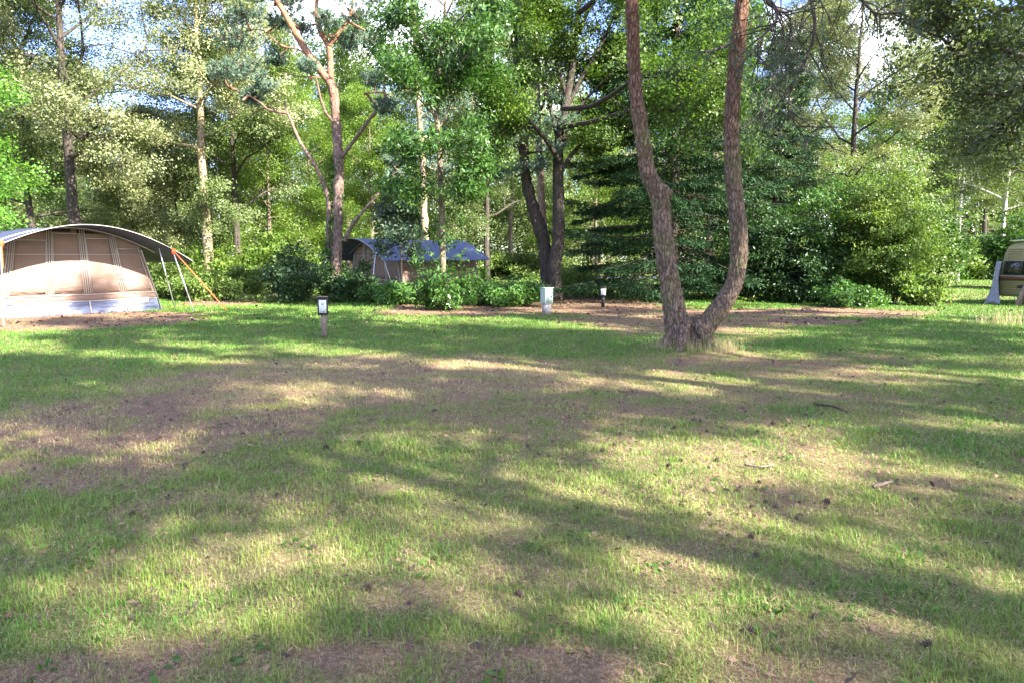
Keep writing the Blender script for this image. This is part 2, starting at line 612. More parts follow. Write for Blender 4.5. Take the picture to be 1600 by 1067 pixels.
def ground_mat():
    m, t, b = new_mat('ground')
    L = t.links.new
    tc = N(t, 'ShaderNodeTexCoord')
    ad = N(t, 'ShaderNodeAttribute', attribute_name='dirt')
    ar = N(t, 'ShaderNodeAttribute', attribute_name='dry')
    n1 = N(t, 'ShaderNodeTexNoise', Scale=42.0, Detail=9.0, Roughness=0.75)
    n2 = N(t, 'ShaderNodeTexNoise', Scale=3.1, Detail=5.0, Roughness=0.6)
    n3 = N(t, 'ShaderNodeTexNoise', Scale=90.0, Detail=3.0)
    for n in (n1, n2, n3):
        L(tc.outputs['Object'], n.inputs['Vector'])
    gcol = ramp(t, n1.outputs['Fac'], [(0.3, (0.045, 0.07, 0.016)), (0.5, (0.09, 0.125, 0.03)), (0.72, (0.18, 0.195, 0.06))])
    scol = ramp(t, n1.outputs['Fac'], [(0.3, (0.13, 0.095, 0.05)), (0.55, (0.25, 0.195, 0.10)), (0.75, (0.40, 0.33, 0.19))])
    dcol = ramp(t, n1.outputs['Fac'], [(0.3, (0.09, 0.056, 0.036)), (0.5, (0.20, 0.128, 0.082)), (0.75, (0.37, 0.26, 0.17))])
    a1 = N(t, 'ShaderNodeMath', operation='MULTIPLY_ADD')
    L(n2.outputs['Fac'], a1.inputs[0]); a1.inputs[1].default_value = 1.1
    s1 = N(t, 'ShaderNodeMath', operation='SUBTRACT')
    L(ar.outputs['Fac'], s1.inputs[0]); s1.inputs[1].default_value = 0.55
    L(s1.outputs[0], a1.inputs[2])
    f1 = N(t, 'ShaderNodeMath', operation='MULTIPLY', use_clamp=True)
    L(a1.outputs[0], f1.inputs[0]); f1.inputs[1].default_value = 1.4
    mx = N(t, 'ShaderNodeMixRGB')
    L(f1.outputs[0], mx.inputs['Fac']); L(gcol, mx.inputs['Color1']); L(scol, mx.inputs['Color2'])
    a2 = N(t, 'ShaderNodeMath', operation='MULTIPLY_ADD')
    L(n1.outputs['Fac'], a2.inputs[0]); a2.inputs[1].default_value = 1.0
    s2 = N(t, 'ShaderNodeMath', operation='MULTIPLY_ADD')
    L(ad.outputs['Fac'], s2.inputs[0]); s2.inputs[1].default_value = 1.6; s2.inputs[2].default_value = -0.85
    L(s2.outputs[0], a2.inputs[2])
    f2 = N(t, 'ShaderNodeMath', operation='MULTIPLY', use_clamp=True)
    L(a2.outputs[0], f2.inputs[0]); f2.inputs[1].default_value = 1.8
    mx2 = N(t, 'ShaderNodeMixRGB')
    L(f2.outputs[0], mx2.inputs['Fac']); L(mx.outputs['Color'], mx2.inputs['Color1']); L(dcol, mx2.inputs['Color2'])
    L(mx2.outputs['Color'], b.inputs['Base Color'])
    b.inputs['Roughness'].default_value = 0.95
    b.inputs['Specular IOR Level'].default_value = 0.1
    av = N(t, 'ShaderNodeMath', operation='ADD')
    L(n1.outputs['Fac'], av.inputs[0]); L(n3.outputs['Fac'], av.inputs[1])
    bu = N(t, 'ShaderNodeBump', Strength=0.9, Distance=0.03)
    L(av.outputs[0], bu.inputs['Height']); L(bu.outputs['Normal'], b.inputs['Normal'])
    return m


M['ground'] = ground_mat()
tag(link('ground', me, M['ground']), kind='structure')

mb = MB()
xs = np.linspace(-160, 160, 60)
g = np.zeros((60, 5, 3))
for j, w in enumerate(np.linspace(-1.7, 1.7, 5)):
    g[:, j, 0] = xs
    g[:, j, 1] = 54 + w + 0.6 * np.sin(xs * 0.05)
    g[:, j, 2] = 0.02 + 0.03 * (1 - (w / 1.7) ** 2)
mb.sheet(g[:, ::-1], 0.05)
tag(mb.build('road', plain_mat('asphalt', (0.30, 0.29, 0.28), 0.9, 0.2, 3.0, bump=0.5)), kind='structure')


# ------------------------------------------------------------------ leaves, needles, branches
def unit(a):
    return a / (np.linalg.norm(a, axis=-1, keepdims=True) + 1e-9)


OUT_DIAMOND = [(0, 0), (0.5, 0.5), (1, 0), (0.5, -0.5)]
OUT_OAK = [(0, 0), (0.22, 0.30), (0.42, 0.26), (0.62, 0.5), (0.85, 0.3), (1, 0), (0.85, -0.3), (0.62, -0.5), (0.42, -0.26), (0.22, -0.30)]
OUT_LANCE = [(0, 0), (0.3, 0.46), (0.6, 0.42), (1, 0), (0.6, -0.42), (0.3, -0.46)]


def leaves(rng, pos, L, Wd, outline=OUT_DIAMOND, up=0.7, dirs=None, droop=0.25, fold=0.18, vary=0.35, spray=1):
    """one small leaf blade per position; returns verts, loops, totals"""
    n = len(pos)
    if spray > 1:
        cn = np.repeat(unit(rng.standard_normal((n // spray + 1, 3)) * 0.9 + np.array([0, 0, up]) * 1.3), spray, axis=0)[:n]
        nrm = unit(rng.standard_normal((n, 3)) * 0.40 + cn * 1.25)
    else:
        nrm = unit(rng.standard_normal((n, 3)) + np.array([0, 0, up]) * 1.6)
    d = rng.standard_normal((n, 3)) if dirs is None else dirs + 0.6 * rng.standard_normal((n, 3))
    d[:, 2] -= droop
    d = unit(d - nrm * np.sum(d * nrm, axis=1, keepdims=True))
    s = np.cross(nrm, d)
    sc = (1 + vary * (rng.random(n) * 2 - 1))[:, None]
    vs = []
    for (a, b) in outline:
        vs.append(pos + d * L * a * sc + s * Wd * b * sc + nrm * abs(b) * 2 * fold * Wd * sc)
    k = len(outline)
    v = np.stack(vs, axis=1).reshape(-1, 3)
    return v, np.arange(n * k), np.full(n, k)


def needles(rng, tips, dirs, per, L, Wd, spread=0.9):
    """needle tufts: thin triangles radiating round each tip"""
    n = len(tips)
    pos = np.repeat(tips, per, axis=0)
    d = unit(np.repeat(unit(dirs), per, axis=0) * 0.7 + spread * rng.standard_normal((n * per, 3)) * 0.7)
    pos = pos - np.repeat(unit(dirs), per, axis=0) * rng.random((n * per, 1)) * L * 1.1
    s = unit(np.cross(d, rng.standard_normal((n * per, 3))))
    ln = L * (0.7 + 0.6 * rng.random((n * per, 1)))
    v = np.stack([pos - s * Wd / 2, pos + s * Wd / 2, pos + d * ln], axis=1).reshape(-1, 3)
    return v, np.arange(n * per * 3), np.full(n * per, 3)


def wander(rng, p, d, L, n, wob=0.25, lift=0.0):
    pts = [np.array(p, dtype=float)]
    d = unit(np.array(d, dtype=float))
    for i in range(n):
        d = unit(d + wob * rng.standard_normal(3) * 0.6 + np.array([0, 0, lift]) / n)
        pts.append(pts[-1] + d * L / n)
    return np.array(pts)


def curve(pts, n):
    """smooth interpolation through control points (Catmull-Rom)"""
    pts = np.asarray(pts, dtype=float)
    p = np.vstack([2 * pts[0] - pts[1], pts, 2 * pts[-1] - pts[-2]])
    seg = len(pts) - 1
    out = []
    for u in np.linspace(0, seg - 1e-6, n):
        i = int(u)
        t = u - i
        a, b, c, d = p[i], p[i + 1], p[i + 2], p[i + 3]
        out.append(0.5 * (2 * b + (c - a) * t + (2 * a - 5 * b + 4 * c - d) * t * t + (3 * b - a - 3 * c + d) * t ** 3))
    return np.array(out)


def branch_out(rng, wood, path, L, r, subs=6, twigs=4, tips=None, lo=0.25, flat=0.5, sides=5, lift=0.2, twig_wood=True):
    """side branches and twigs along a limb path; appends (pos, dir) tips"""
    n = len(path)
    for k in range(subs):
        f = lo + (1 - lo) * (k + rng.random()) / subs
        i = min(int(f * (n - 1)), n - 2)
        p = path[i] + (path[i + 1] - path[i]) * rng.random()
        t = unit(path[i + 1] - path[i])
        side = rng.standard_normal(3)
        side[2] *= flat
        side = unit(side - t * side.dot(t))
        d = unit(t * 0.65 + side * 0.9)
        sl = L * (0.55 - 0.25 * f) * (0.7 + 0.6 * rng.random())
        sp = wander(rng, p, d, sl, 4, 0.3, lift)
        wood.tube(sp, np.linspace(r * 0.45, r * 0.14, 5), sides, caps=False)
        for q_ in range(twigs):
            j = 1 + int(rng.random() * 3.99)
            tt = unit(sp[j] - sp[j - 1])
            sd = rng.standard_normal(3)
            sd[2] *= flat
            td = unit(tt * 0.6 + unit(sd) * 0.8)
            tl = sl * 0.45 * (0.6 + 0.7 * rng.random())
            tp = wander(rng, sp[j], td, tl, 2, 0.3, lift * 0.5)
            if twig_wood:
                wood.tube(tp, np.linspace(r * 0.14, r * 0.05, 3), 3, caps=False)
            tips.append((tp[1], td))
            tips.append((tp[2], td))
        tips.append((sp[-1], unit(sp[-1] - sp[-2])))


def grow(rng, H, r0, cb, cr, nl=14, subs=6, twigs=4, lean=0.03, up0=0.25, up1=1.2, sides=9, twig_wood=True, trunk=None, fork=0.0):
    wood, tips = MB(), []
    if trunk is None:
        m = 14
        zs = np.linspace(0, H * 0.93, m)
        off = np.cumsum(rng.standard_normal((m, 2)) * lean * H / m, axis=0)
        off[0] = 0
        trunk = np.column_stack([off, zs])
    zs = trunk[:, 2]
    H0_ = zs[-1]
    rad = r0 * (1 - 0.86 * (zs / H0_) ** 0.9)
    rad[0] *= 1.35
    wood.tube(trunk, rad, sides, wob=0.03, rng=rng)
    az = rng.random() * 6.28
    for k in range(nl):
        f = (k + 0.5 * rng.random()) / nl
        h = cb + (H0_ - cb) * f
        i = int(np.clip(np.searchsorted(zs, h), 1, len(zs) - 1))
        a = (h - zs[i - 1]) / (zs[i] - zs[i - 1] + 1e-6)
        p = trunk[i - 1] * (1 - a) + trunk[i] * a
        rr = (rad[i - 1] * (1 - a) + rad[i] * a) * 0.5
        az += 2.4 + 0.5 * rng.standard_normal()
        e = up0 + (up1 - up0) * f
        d = np.array([math.cos(az), math.sin(az), math.tan(min(e, 1.35)) * 0.9])
        L = cr * math.sqrt(max(0.16, 1 - ((f - 0.3) / 0.78) ** 2)) * (0.75 + 0.45 * rng.random())
        lp = wander(rng, p, d, L, 6, 0.22, 0.25)
        wood.tube(lp, np.linspace(rr, rr * 0.22, 7), 6, caps=False)
        branch_out(rng, wood, lp, L, rr, subs, twigs, tips, twig_wood=twig_wood)
        tips.append((lp[-1], unit(lp[-1] - lp[-2])))
    return wood, tips


def leaf_crown(rng, tips, per, sig, L, Wd, outline=OUT_DIAMOND, up=0.7, droop=0.25):
    pos = np.array([t[0] for t in tips])
    pos = np.repeat(pos, per, axis=0) + rng.standard_normal((len(pos) * per, 3)) * np.array(sig)
    return np_mesh('crown', *leaves(rng, pos, L, Wd, outline, up, droop=droop, vary=0.5, spray=per))


def needle_crown(rng, tips, per, L, Wd, spread=0.9):
    return np_mesh('crown', *needles(rng, np.array([t[0] for t in tips]), np.array([t[1] for t in tips]), per, L, Wd, spread))


def as_tree(name, label, cat, group, loc, rz, wood, crown, bark, leaf, trunk_name='trunk', crown_name='crown', scale=1.0):
    e = empty(name, loc, rz)
    e.scale = (scale, scale, scale)
    tag(e, label, cat, group)
    link(trunk_name, wood.mesh(trunk_name, True) if isinstance(wood, MB) else wood, bark, e)
    if crown is not None:
        crown.materials.clear()
        link(crown_name, crown, leaf, e)
    return e


# ------------------------------------------------------------------ forked (U-shaped) pine in the lawn
def forked_pine():
    rng = np.random.default_rng(7)
    Y = float(UB[1])
    base = np.array([UB[0], UB[1], 0.0])
    k = Y / FPX
    e = empty('forked_pine', base)
    tag(e, 'U-shaped pine with two bare curving trunks standing alone in the lawn', 'tree')

    def pt(px, py, dy=0.0):
        p = P(px, py, Y + dy)
        return p - base
    def limb(rows, n):
        c = curve([pt(r[0], r[1], r[3] if len(r) > 3 else 0.0) for r in rows], n)
        return c, np.interp(np.linspace(0, len(rows) - 1, n), np.arange(len(rows)), [r[2] for r in rows]) - 0.012
    Lp, Lr = limb([(1069, 556, .32), (1062, 525, .25), (1054, 488, .21), (1047, 445, .19), (1040, 398, .18), (1035, 355, .17), (1033, 325, .175), (1028, 302, .18, -.02),
                   (1015, 276, .15, -.06), (1008, 248, .135, -.1), (1004, 220, .14, -.12), (999, 190, .14, -.12), (994, 155, .125, -.12), (991, 110, .12, -.1), (989, 55, .118, -.1),
                   (987, 0, .115, -.1), (986, -80, .11), (992, -200, .10), (1002, -330, .08), (1012, -470, .04)], 110)
    Rp, Rr = limb([(1083, 552, .28), (1090, 528, .24), (1108, 503, .20), (1130, 475, .18), (1146, 446, .168), (1154, 408, .16), (1154, 360, .155), (1149, 310, .155),
                   (1145, 255, .15), (1143, 200, .138), (1145, 145, .135), (1151, 80, .145), (1159, 5, .13), (1165, -80, .12), (1172, -210, .10), (1168, -380, .07), (1160, -520, .04)], 110)
    core = MB()
    core.tube(Lp, Lr, 18)
    core.tube(Rp, Rr, 18)
    core.tube([pt(1069, 550), pt(1074, 520), pt(1077, 500)], [0.24, 0.19, 0.10], 12)
    for a in np.linspace(0, 6.28, 8)[:-1]:
        a += 0.3 * rng.standard_normal()
        d = np.array([math.cos(a), math.sin(a), 0])
        core.tube(curve([d * 0.15 + [0, 0, 0.55], d * 0.33 + [0, 0, 0.26], d * 0.52 + [0, 0, 0.08], d * 0.75 + [0, 0, -0.1]], 9),
                  np.linspace(0.12, 0.04, 9), 9)
    core.tube([pt(1029, 316), pt(1037, 303), pt(1046, 296)], [0.15, 0.14, 0.105], 12)         # cut limb stub
    core.tube([pt(1047, 412), pt(1053, 410), pt(1056, 409)], [0.10, 0.07, 0.03], 9)
    core.tube([pt(1060, 482), pt(1067, 480), pt(1069, 478)], [0.12, 0.08, 0.03], 9)
    core.tube([pt(1008, 240), pt(1018, 232), pt(1019, 226)], [0.09, 0.05, 0.02], 8)
    me = core.mesh('trunk', True)
    tmp = bpy.data.objects.new('tmp', me)
    COL.objects.link(tmp)
    md = tmp.modifiers.new('r', 'REMESH'); md.mode = 'VOXEL'; md.voxel_size = 0.018; md.use_smooth_shade = True
    ms = tmp.modifiers.new('s', 'SMOOTH'); ms.iterations = 6; ms.factor = 0.5
    dg = bpy.context.evaluated_depsgraph_get()
    nm = bpy.data.meshes.new_from_object(tmp.evaluated_get(dg))
    bpy.data.objects.remove(tmp)
    nm.name = 'trunk'
    n = len(nm.vertices)
    co = np.zeros(n * 3); nm.vertices.foreach_get('co', co)
    no = np.zeros(n * 3); nm.vertices.foreach_get('normal', no)
    co = co.reshape(-1, 3); no = no.reshape(-1, 3)
    dsp = np.empty(n)
    for i in range(n):
        x, y, z = co[i]
        w = mnoise.noise(Vector((x * 3, y * 3, z * 1.3)))
        c = abs(mnoise.noise(Vector((x * 19 + w, y * 19, z * 4.2 + w))))
        dsp[i] = 0.02 * w + 0.052 * (min(c, 0.30) - 0.22) + 0.012 * mnoise.noise(Vector((x * 40, y * 40, z * 14)))
    co += no * dsp[:, None]
    nm.vertices.foreach_set('co', co.astype(np.float32).ravel())
    nm.materials.clear()
    nm.polygons.foreach_set('use_smooth', np.ones(len(nm.polygons), dtype=bool))
    nm.update()
    link('trunk', nm, M['bark_u'], e)
    # limbs above the frame and the twiggy boughs that hang back into it
    wood, tips, hang = MB(), [], []
    for path, f0 in ((Lp, 84), (Rp, 76)):
        az = rng.random() * 6
        for i in range(11):
            j = int(f0 + (108 - f0) * (i + 0.3) / 11)
            az += 2.3
            L = 3.0 * (1.05 - 0.5 * i / 11)
            lp = wander(rng, path[j], [math.cos(az), math.sin(az), 0.25 + 0.05 * i], L, 6, 0.25, 0.25)
            if lp[:, 2].min() < 6.3:
                continue
            wood.tube(lp, np.linspace(0.06, 0.016, 7), 6, caps=False)
            branch_out(rng, wood, lp, L, 0.05, 7, 5, tips, sides=4)
    for ctrl in ([(1163, -60, 0), (1205, -48, -0.6), (1252, -30, -1.0), (1272, 20, -1.2), (1268, 75, -1.3), (1240, 130, -1.4), (1232, 175, -1.4), (1262, 222, -1.5)],
                 [(1163, -40, 0), (1200, 6, 0.5), (1235, 30, 0.9), (1228, 80, 1.1), (1205, 130, 1.2), (1188, 200, 1.2)],
                 [(1164, -70, 0), (1230, -60, -0.4), (1300, -40, -0.7), (1345, 0, -0.8), (1370, 22, -0.8), (1400, 20, -0.9)],
                 [(1146, 66, 0), (1125, 76, -0.2), (1100, 82, -0.3), (1085, 82, -0.4)],
                 [(1163, -60, 0), (1195, -10, -0.9), (1215, 25, -1.6), (1190, 60, -2.0), (1172, 90, -2.2)]):
        cp = curve([pt(*c) for c in ctrl], 14)
        wood.tube(cp, np.linspace(0.04, 0.010, 14) * min(1, len(ctrl) / 5), 6, caps=False)
        branch_out(rng, wood, cp, 2.1 if len(ctrl) > 4 else 0.5, 0.03, 22 if len(ctrl) > 4 else 3, 7, hang, lo=0.15, flat=0.8, sides=4, lift=-0.25)
    wood.build('branches', M['bark_dark'], e, True)
    pos = [t for t in tips]
    me1 = needle_crown(rng, pos, 22, 0.13, 0.022)
    link('crown', me1, M['needle_blue'], e)
    hs = [hang[i] for i in range(0, len(hang), 2)]
    me2 = needle_crown(rng, hs, 14, 0.10, 0.006)
    link('hanging_needles', me2, M['needle_dark'], e)
    return e


forked_pine()


# ------------------------------------------------------------------ Scots pine left of centre, limbs traced at its own distance
def clump_tips(rng, c, r, n):
    p = rng.standard_normal((n, 3))
    p = unit(p) * (rng.random((n, 1)) ** 0.5)
    pos = np.array(c) + p * np.array([r, r, r * 0.55])
    return [(pos[i], unit(p[i] * [1, 1, 0.4] + [0, 0, 0.55])) for i in range(n)]


def pine_from_limbs(name, label, Y, bx, limbs, clumps, bark, needle, seed, group=None, per=20, ntips=60, nl=0.16, nw=0.028, rs=1.0):
    rng = np.random.default_rng(seed)
    base = np.array([XA(bx, Y), Y, 0.0])
    e = empty(name, base)
    tag(e, label, 'tree', group)
    wood, tips, allp = MB(), [], []
    for ctrl, r0, r1 in limbs:
        r0, r1 = r0 * rs, r1 * rs
        cp = curve([P(c[0], c[1], Y + (c[2] if len(c) > 2 else 0)) - base for c in ctrl], 8 * len(ctrl))
        wood.tube(cp, np.linspace(r0, r1, len(cp)) * (1 + 0.08 * rng.standard_normal(len(cp))), 10, wob=0.04, rng=rng)
        allp.append(cp)
    allp = np.concatenate(allp)
    for c in clumps:
        cc = P(c[0], c[1], Y + c[3]) - base
        r = c[2] * Y / FPX
        near = allp[np.argmin(np.linalg.norm(allp - cc, axis=1))]
        mid = (near + cc) / 2 + rng.standard_normal(3) * 0.15 - [0, 0, 0.15]
        cp = curve([near, mid, cc], 8)
        wood.tube(cp, np.linspace(0.05, 0.02, 8), 5, caps=False)
        ct = clump_tips(rng, cc, r, ntips)
        for (p, d) in ct[::4]:
            wood.tube([cc, (cc + p) / 2 + [0, 0, -0.05], p], [0.018, 0.012, 0.006], 3, caps=False)
        tips += ct
    wood.build('trunk', bark, e, True)
    link('crown', needle_crown(rng, tips, per, nl, nw), needle, e)
    return e


scots = pine_from_limbs('scots_pine', 'Scots pine with forking orange limbs and ivy on its lower trunk beside the far tent', 26.0, 524,
    [([(522, 475), (524, 430), (526, 380), (528, 320), (529, 260), (525, 190), (520, 140), (500, 110), (478, 80), (455, 40), (432, 0), (405, -50), (380, -120)], 0.40, 0.10),
     ([(524, 180), (517, 130), (516, 90), (512, 70), (500, 48), (494, 20), (500, -40), (505, -110)], 0.22, 0.08),
     ([(514, 72), (530, 52), (545, 30), (552, 0), (560, -50)], 0.15, 0.05),
     ([(512, 400), (513, 360), (512, 310), (495, 265), (470, 225), (455, 190), (447, 172), (445, 158)], 0.17, 0.05),
     ([(449, 178), (420, 172), (408, 162), (385, 148), (360, 138)], 0.08, 0.03),
     ([(538, 378), (552, 350), (575, 322), (600, 292), (620, 266)], 0.13, 0.04),
     ([(535, 245, -.3), (552, 222, -.5), (575, 190, -.8), (588, 170, -1), (575, 150, -1.2), (572, 146, -1.3), (600, 145, -1.4)], 0.12, 0.05),
     ([(520, 190, -.2), (508, 175, -.4), (500, 150, -.6), (495, 125, -.7)], 0.10, 0.05),
     ([(498, 108, .2), (470, 80, .4), (440, 72, .6), (410, 48, .7), (380, 50, .8)], 0.06, 0.02),
     ([(500, 122, -.2), (470, 120, -.4), (442, 115, -.5)], 0.05, 0.02)],
    [(365, 60, 34, .6), (385, 105, 36, .2), (350, 110, 30, -.3), (410, 130, 26, 0), (395, 150, 24, .3), (430, 90, 22, .8), (470, 40, 28, .8), (510, 30, 26, -.6),
     (545, 60, 32, .4), (560, 20, 34, 0), (590, 60, 34, -.6), (480, 100, 18, -.8), (440, 30, 30, .9), (590, 120, 26, -1.2), (620, 100, 28, -1), (380, 20, 34, .4),
     (600, 165, 22, -1.4), (618, 250, 20, .2), (455, 0, 30, .5), (530, -20, 36, 0), (400, -20, 40, 0), (590, -10, 36, .2), (360, -60, 44, 0), (450, -80, 44, 0), (540, -90, 44, 0)],
    M['bark_pine'], M['needle_blue'], 11, rs=0.62, ntips=90)

rng = np.random.default_rng(12)
pos = []
for i in range(1500):
    py = 245 + 225 * rng.random() ** 0.8
    a = rng.random() * 6.28
    c = P(np.interp(py, [240, 320, 470], [528, 526, 520]) - 8 * (py > 330), py, 26.0)
    rr = np.interp(py, [240, 470], [0.135, 0.26]) * (1 + 0.25 * rng.random())
    if math.sin(a * 1.0 + py * 0.03) > 0.45 and py < 420:
        continue
    pos.append(c + [rr * math.cos(a), rr * math.sin(a), 0])
pos = np.array(pos)
v, l, t = leaves(rng, pos, 0.12, 0.11, OUT_LANCE, up=0.2)
o = link('ivy', np_mesh('ivy', v, l, t), M['shrub'])
tag(o, 'green ivy climbing the trunk of the forking orange pine', 'ivy')

# twin grey pines at the electricity box
pine_from_limbs('grey_pine', 'dark grey pine leaning left behind the electricity box, beside the oak', 26.6, 853,
    [([(856, 478), (855, 430), (850, 380), (838, 340), (826, 300), (820, 260), (818, 220), (815, 150), (805, 80), (800, 20), (800, -60)], 0.30, 0.09),
     ([(818, 220), (835, 190), (850, 160), (860, 120)], 0.07, 0.03), ([(820, 240), (790, 200), (770, 180)], 0.07, 0.03)],
    [(800, 205, 40, -.6), (840, 200, 36, -.8), (780, 235, 34, .2), (820, 165, 38, -.4), (765, 190, 32, .4), (860, 230, 28, -.8), (880, 190, 30, -.9), (745, 230, 28, .3),
     (800, 260, 26, -.5), (850, 40, 34, .2), (820, 30, 36, 0), (780, 40, 34, .4), (840, 255, 24, -.7), (870, 150, 28, -.5), (770, 270, 24, .6), (800, -40, 50, 0)],
    M['bark_dark'], M['needle_blue'], 13)
pine_from_limbs('pink_pine', 'slim pine with pinkish bark standing behind the leaning grey pine', 29.0, 847,
    [([(852, 462), (850, 400), (847, 340), (845, 290), (842, 240), (840, 150), (838, 60), (836, -60)], 0.22, 0.08)],
    [(840, 120, 34, .3), (800, 110, 34, .4), (870, 90, 34, 0), (830, 70, 36, 0), (760, 130, 30, .4), (790, -10, 44, 0), (860, -20, 44, 0)],
    bark_mat('bark_pink', (0.22, 0.14, 0.11), (0.48, 0.34, 0.28)), M['needle_blue'], 17)
pine_from_limbs('slim_pine', 'slim pine whose pinkish trunk rises behind the far tent roof', 38.0, 665,
    [([(664, 440), (664, 380), (662, 320), (660, 250), (656, 190), (650, 100), (648, 0), (648, -60)], 0.24, 0.08)],
    [(690, 170, 36, .3), (640, 215, 34, .4), (720, 220, 34, 0), (650, 120, 36, 0), (700, 90, 40, .4), (610, 150, 36, 0), (740, 160, 36, 0), (650, 40, 44, 0), (690, 260, 28, 0), (620, 270, 26, 0)],
    M['bark_pale'], M['needle_blue'], 19, nl=0.2, nw=0.04)


# ------------------------------------------------------------------ oak behind the electricity box
def hero_oak():
    rng = np.random.default_rng(23)
    Y = 26.0
    base = np.array([XA(868, Y), Y, 0.0])
    e = empty('oak', base)
    tag(e, 'oak with bright green crown and mossy foot right behind the electricity box', 'tree')
    wood, tips = MB(), []
    pt = lambda px, py, dy=0: P(px, py, Y + dy) - base
    tr = curve([pt(867, 480), pt(867, 450), pt(866, 415), pt(872, 380), pt(873, 330), pt(872, 280), pt(873, 230), pt(880, 180), pt(890, 130), pt(900, 60), pt(905, 0), pt(915, -90)], 60)
    rd = np.interp(np.linspace(0, 1, 60), [0, 0.04, .12, .5, 1], [0.42, 0.30, 0.26, 0.2, 0.06])
    wood.tube(tr, rd, 12, wob=0.03, rng=rng)
    limbs = [[(872, 275), (895, 240), (915, 222), (950, 212), (1000, 200)], [(873, 240), (890, 205), (905, 170), (940, 130), (985, 100)],
             [(880, 180), (910, 120), (940, 70), (960, 20), (975, -40)], [(873, 225), (860, 170), (845, 120), (830, 70), (820, 10)],
             [(885, 150), (870, 100), (862, 40), (850, -20)], [(873, 250, -.5), (850, 215, -1.5), (820, 180, -2.5), (790, 130, -3)],
             [(890, 140, .5), (930, 110, 2), (965, 80, 2.5)],
             [(876, 200, -.3), (930, 190, -2), (1000, 170, -3.6), (1075, 175, -4.5), (1110, 170, -4.8)], 
             [(900, 60), (930, 0), (1000, -60), (1080, -80)], [(880, 170, -.8), (930, 165, -2.4), (1000, 120, -4.4), (1080, 110, -5.6), (1120, 100, -6)],
             [(897, 90), (860, 30), (800, -30)], [(905, 20, -1), (960, -20, -3), (1040, -40, -5)]]
    for c in limbs:
        cp = curve([pt(*q_) for q_ in c], 10)
        L = np.linalg.norm(np.diff(cp, axis=0), axis=1).sum()
        wood.tube(cp, np.linspace(0.10, 0.025, 10), 7, caps=False)
        branch_out(rng, wood, cp, L * 0.8, 0.07, 11, 6, tips, lo=0.35, sides=4)
    wood.build('trunk', M['bark_dark'], e, True)
    link('crown', leaf_crown(rng, tips, 72, (0.24, 0.24, 0.15), 0.088, 0.056, OUT_LANCE), M['oak_green'], e)


hero_oak()


# ------------------------------------------------------------------ dark spruce with layered boughs
def spruce_mesh(rng, H, R, z0, rows=26, per=9, dens=1.0):
    wood = MB()
    wood.tube([[0, 0, 0], [0.02, 0, H * 0.5], [0, 0.03, H]], [H * 0.02, H * 0.012, 0.01], 8)
    pos, dr = [], []
    for i in range(rows):
        f = i / (rows - 1)
        h = z0 + (H - z0) * f ** 0.92
        L0 = R * (1 - f) ** 0.68 + 0.25
        for k in range(max(4, int(per * (1 - 0.4 * f)))):
            a = rng.random() * 6.28
            L = L0 * (0.65 + 0.45 * rng.random())
            d = np.array([math.cos(a), math.sin(a), 0.15 - 0.35 * (1 - f) + 0.12 * rng.standard_normal()])
            p = wander(rng, [0, 0, h], d, L, 6, 0.10, 0.10)
            wood.tube(p, np.linspace(0.035, 0.008, 7), 4, caps=False)
            side = np.array([-math.sin(a), math.cos(a), 0])
            nn = int(170 * L * dens)
            t = 0.22 + 0.78 * rng.random(nn) ** 0.75
            ix = np.clip((t * 6).astype(int), 0, 5)
            fr = (t * 6 - ix)[:, None]
            q_ = p[ix] * (1 - fr) + p[ix + 1] * fr
            wv = (rng.random(nn) * 2 - 1) * (0.42 * L) * (1.15 - t)
            q_ = q_ + side * wv[:, None] + np.array([math.cos(a), math.sin(a), 0]) * (np.abs(wv) * 0.5)[:, None]
            q_[:, 2] -= np.abs(wv) * 0.25 + 0.06 * rng.random(nn)
            pos.append(q_)
            dr.append(np.sign(wv)[:, None] * side * 0.8 + np.array([math.cos(a), math.sin(a), -0.45]))
    pos = np.concatenate(pos)
    dr = np.concatenate(dr)
    me = np_mesh('crown', *leaves(rng, pos, 0.19, 0.038, OUT_DIAMOND, up=0.7, dirs=dr, droop=0.3, fold=0.1))
    return wood, me


rng = np.random.default_rng(31)
w_, c_ = spruce_mesh(rng, 16.5, 4.9, 0.6, 38, 11)
spr = as_tree('spruce', 'broad dark spruce with layered boughs directly behind the U-shaped pine', 'tree', None, (XA(1045, 27.5), 27.5, 0), 0.4, w_, c_, M['bark_dark'], M['spruce'])
w_, c_ = spruce_mesh(rng, 12.0, 3.0, 0.8, 28, 10)
s2 = as_tree('spruce', 'narrower dark spruce right of the U-shaped pine, behind the dark shrubs', 'tree', None, (XA(1205, 33), 33, 0), 0.4, w_, c_, M['bark_dark'],
             leaf_mat('spruce_green', (0.02, 0.05, 0.022), (0.04, 0.085, 0.036), (0.075, 0.13, 0.05), rough=0.5, trans=0.15))


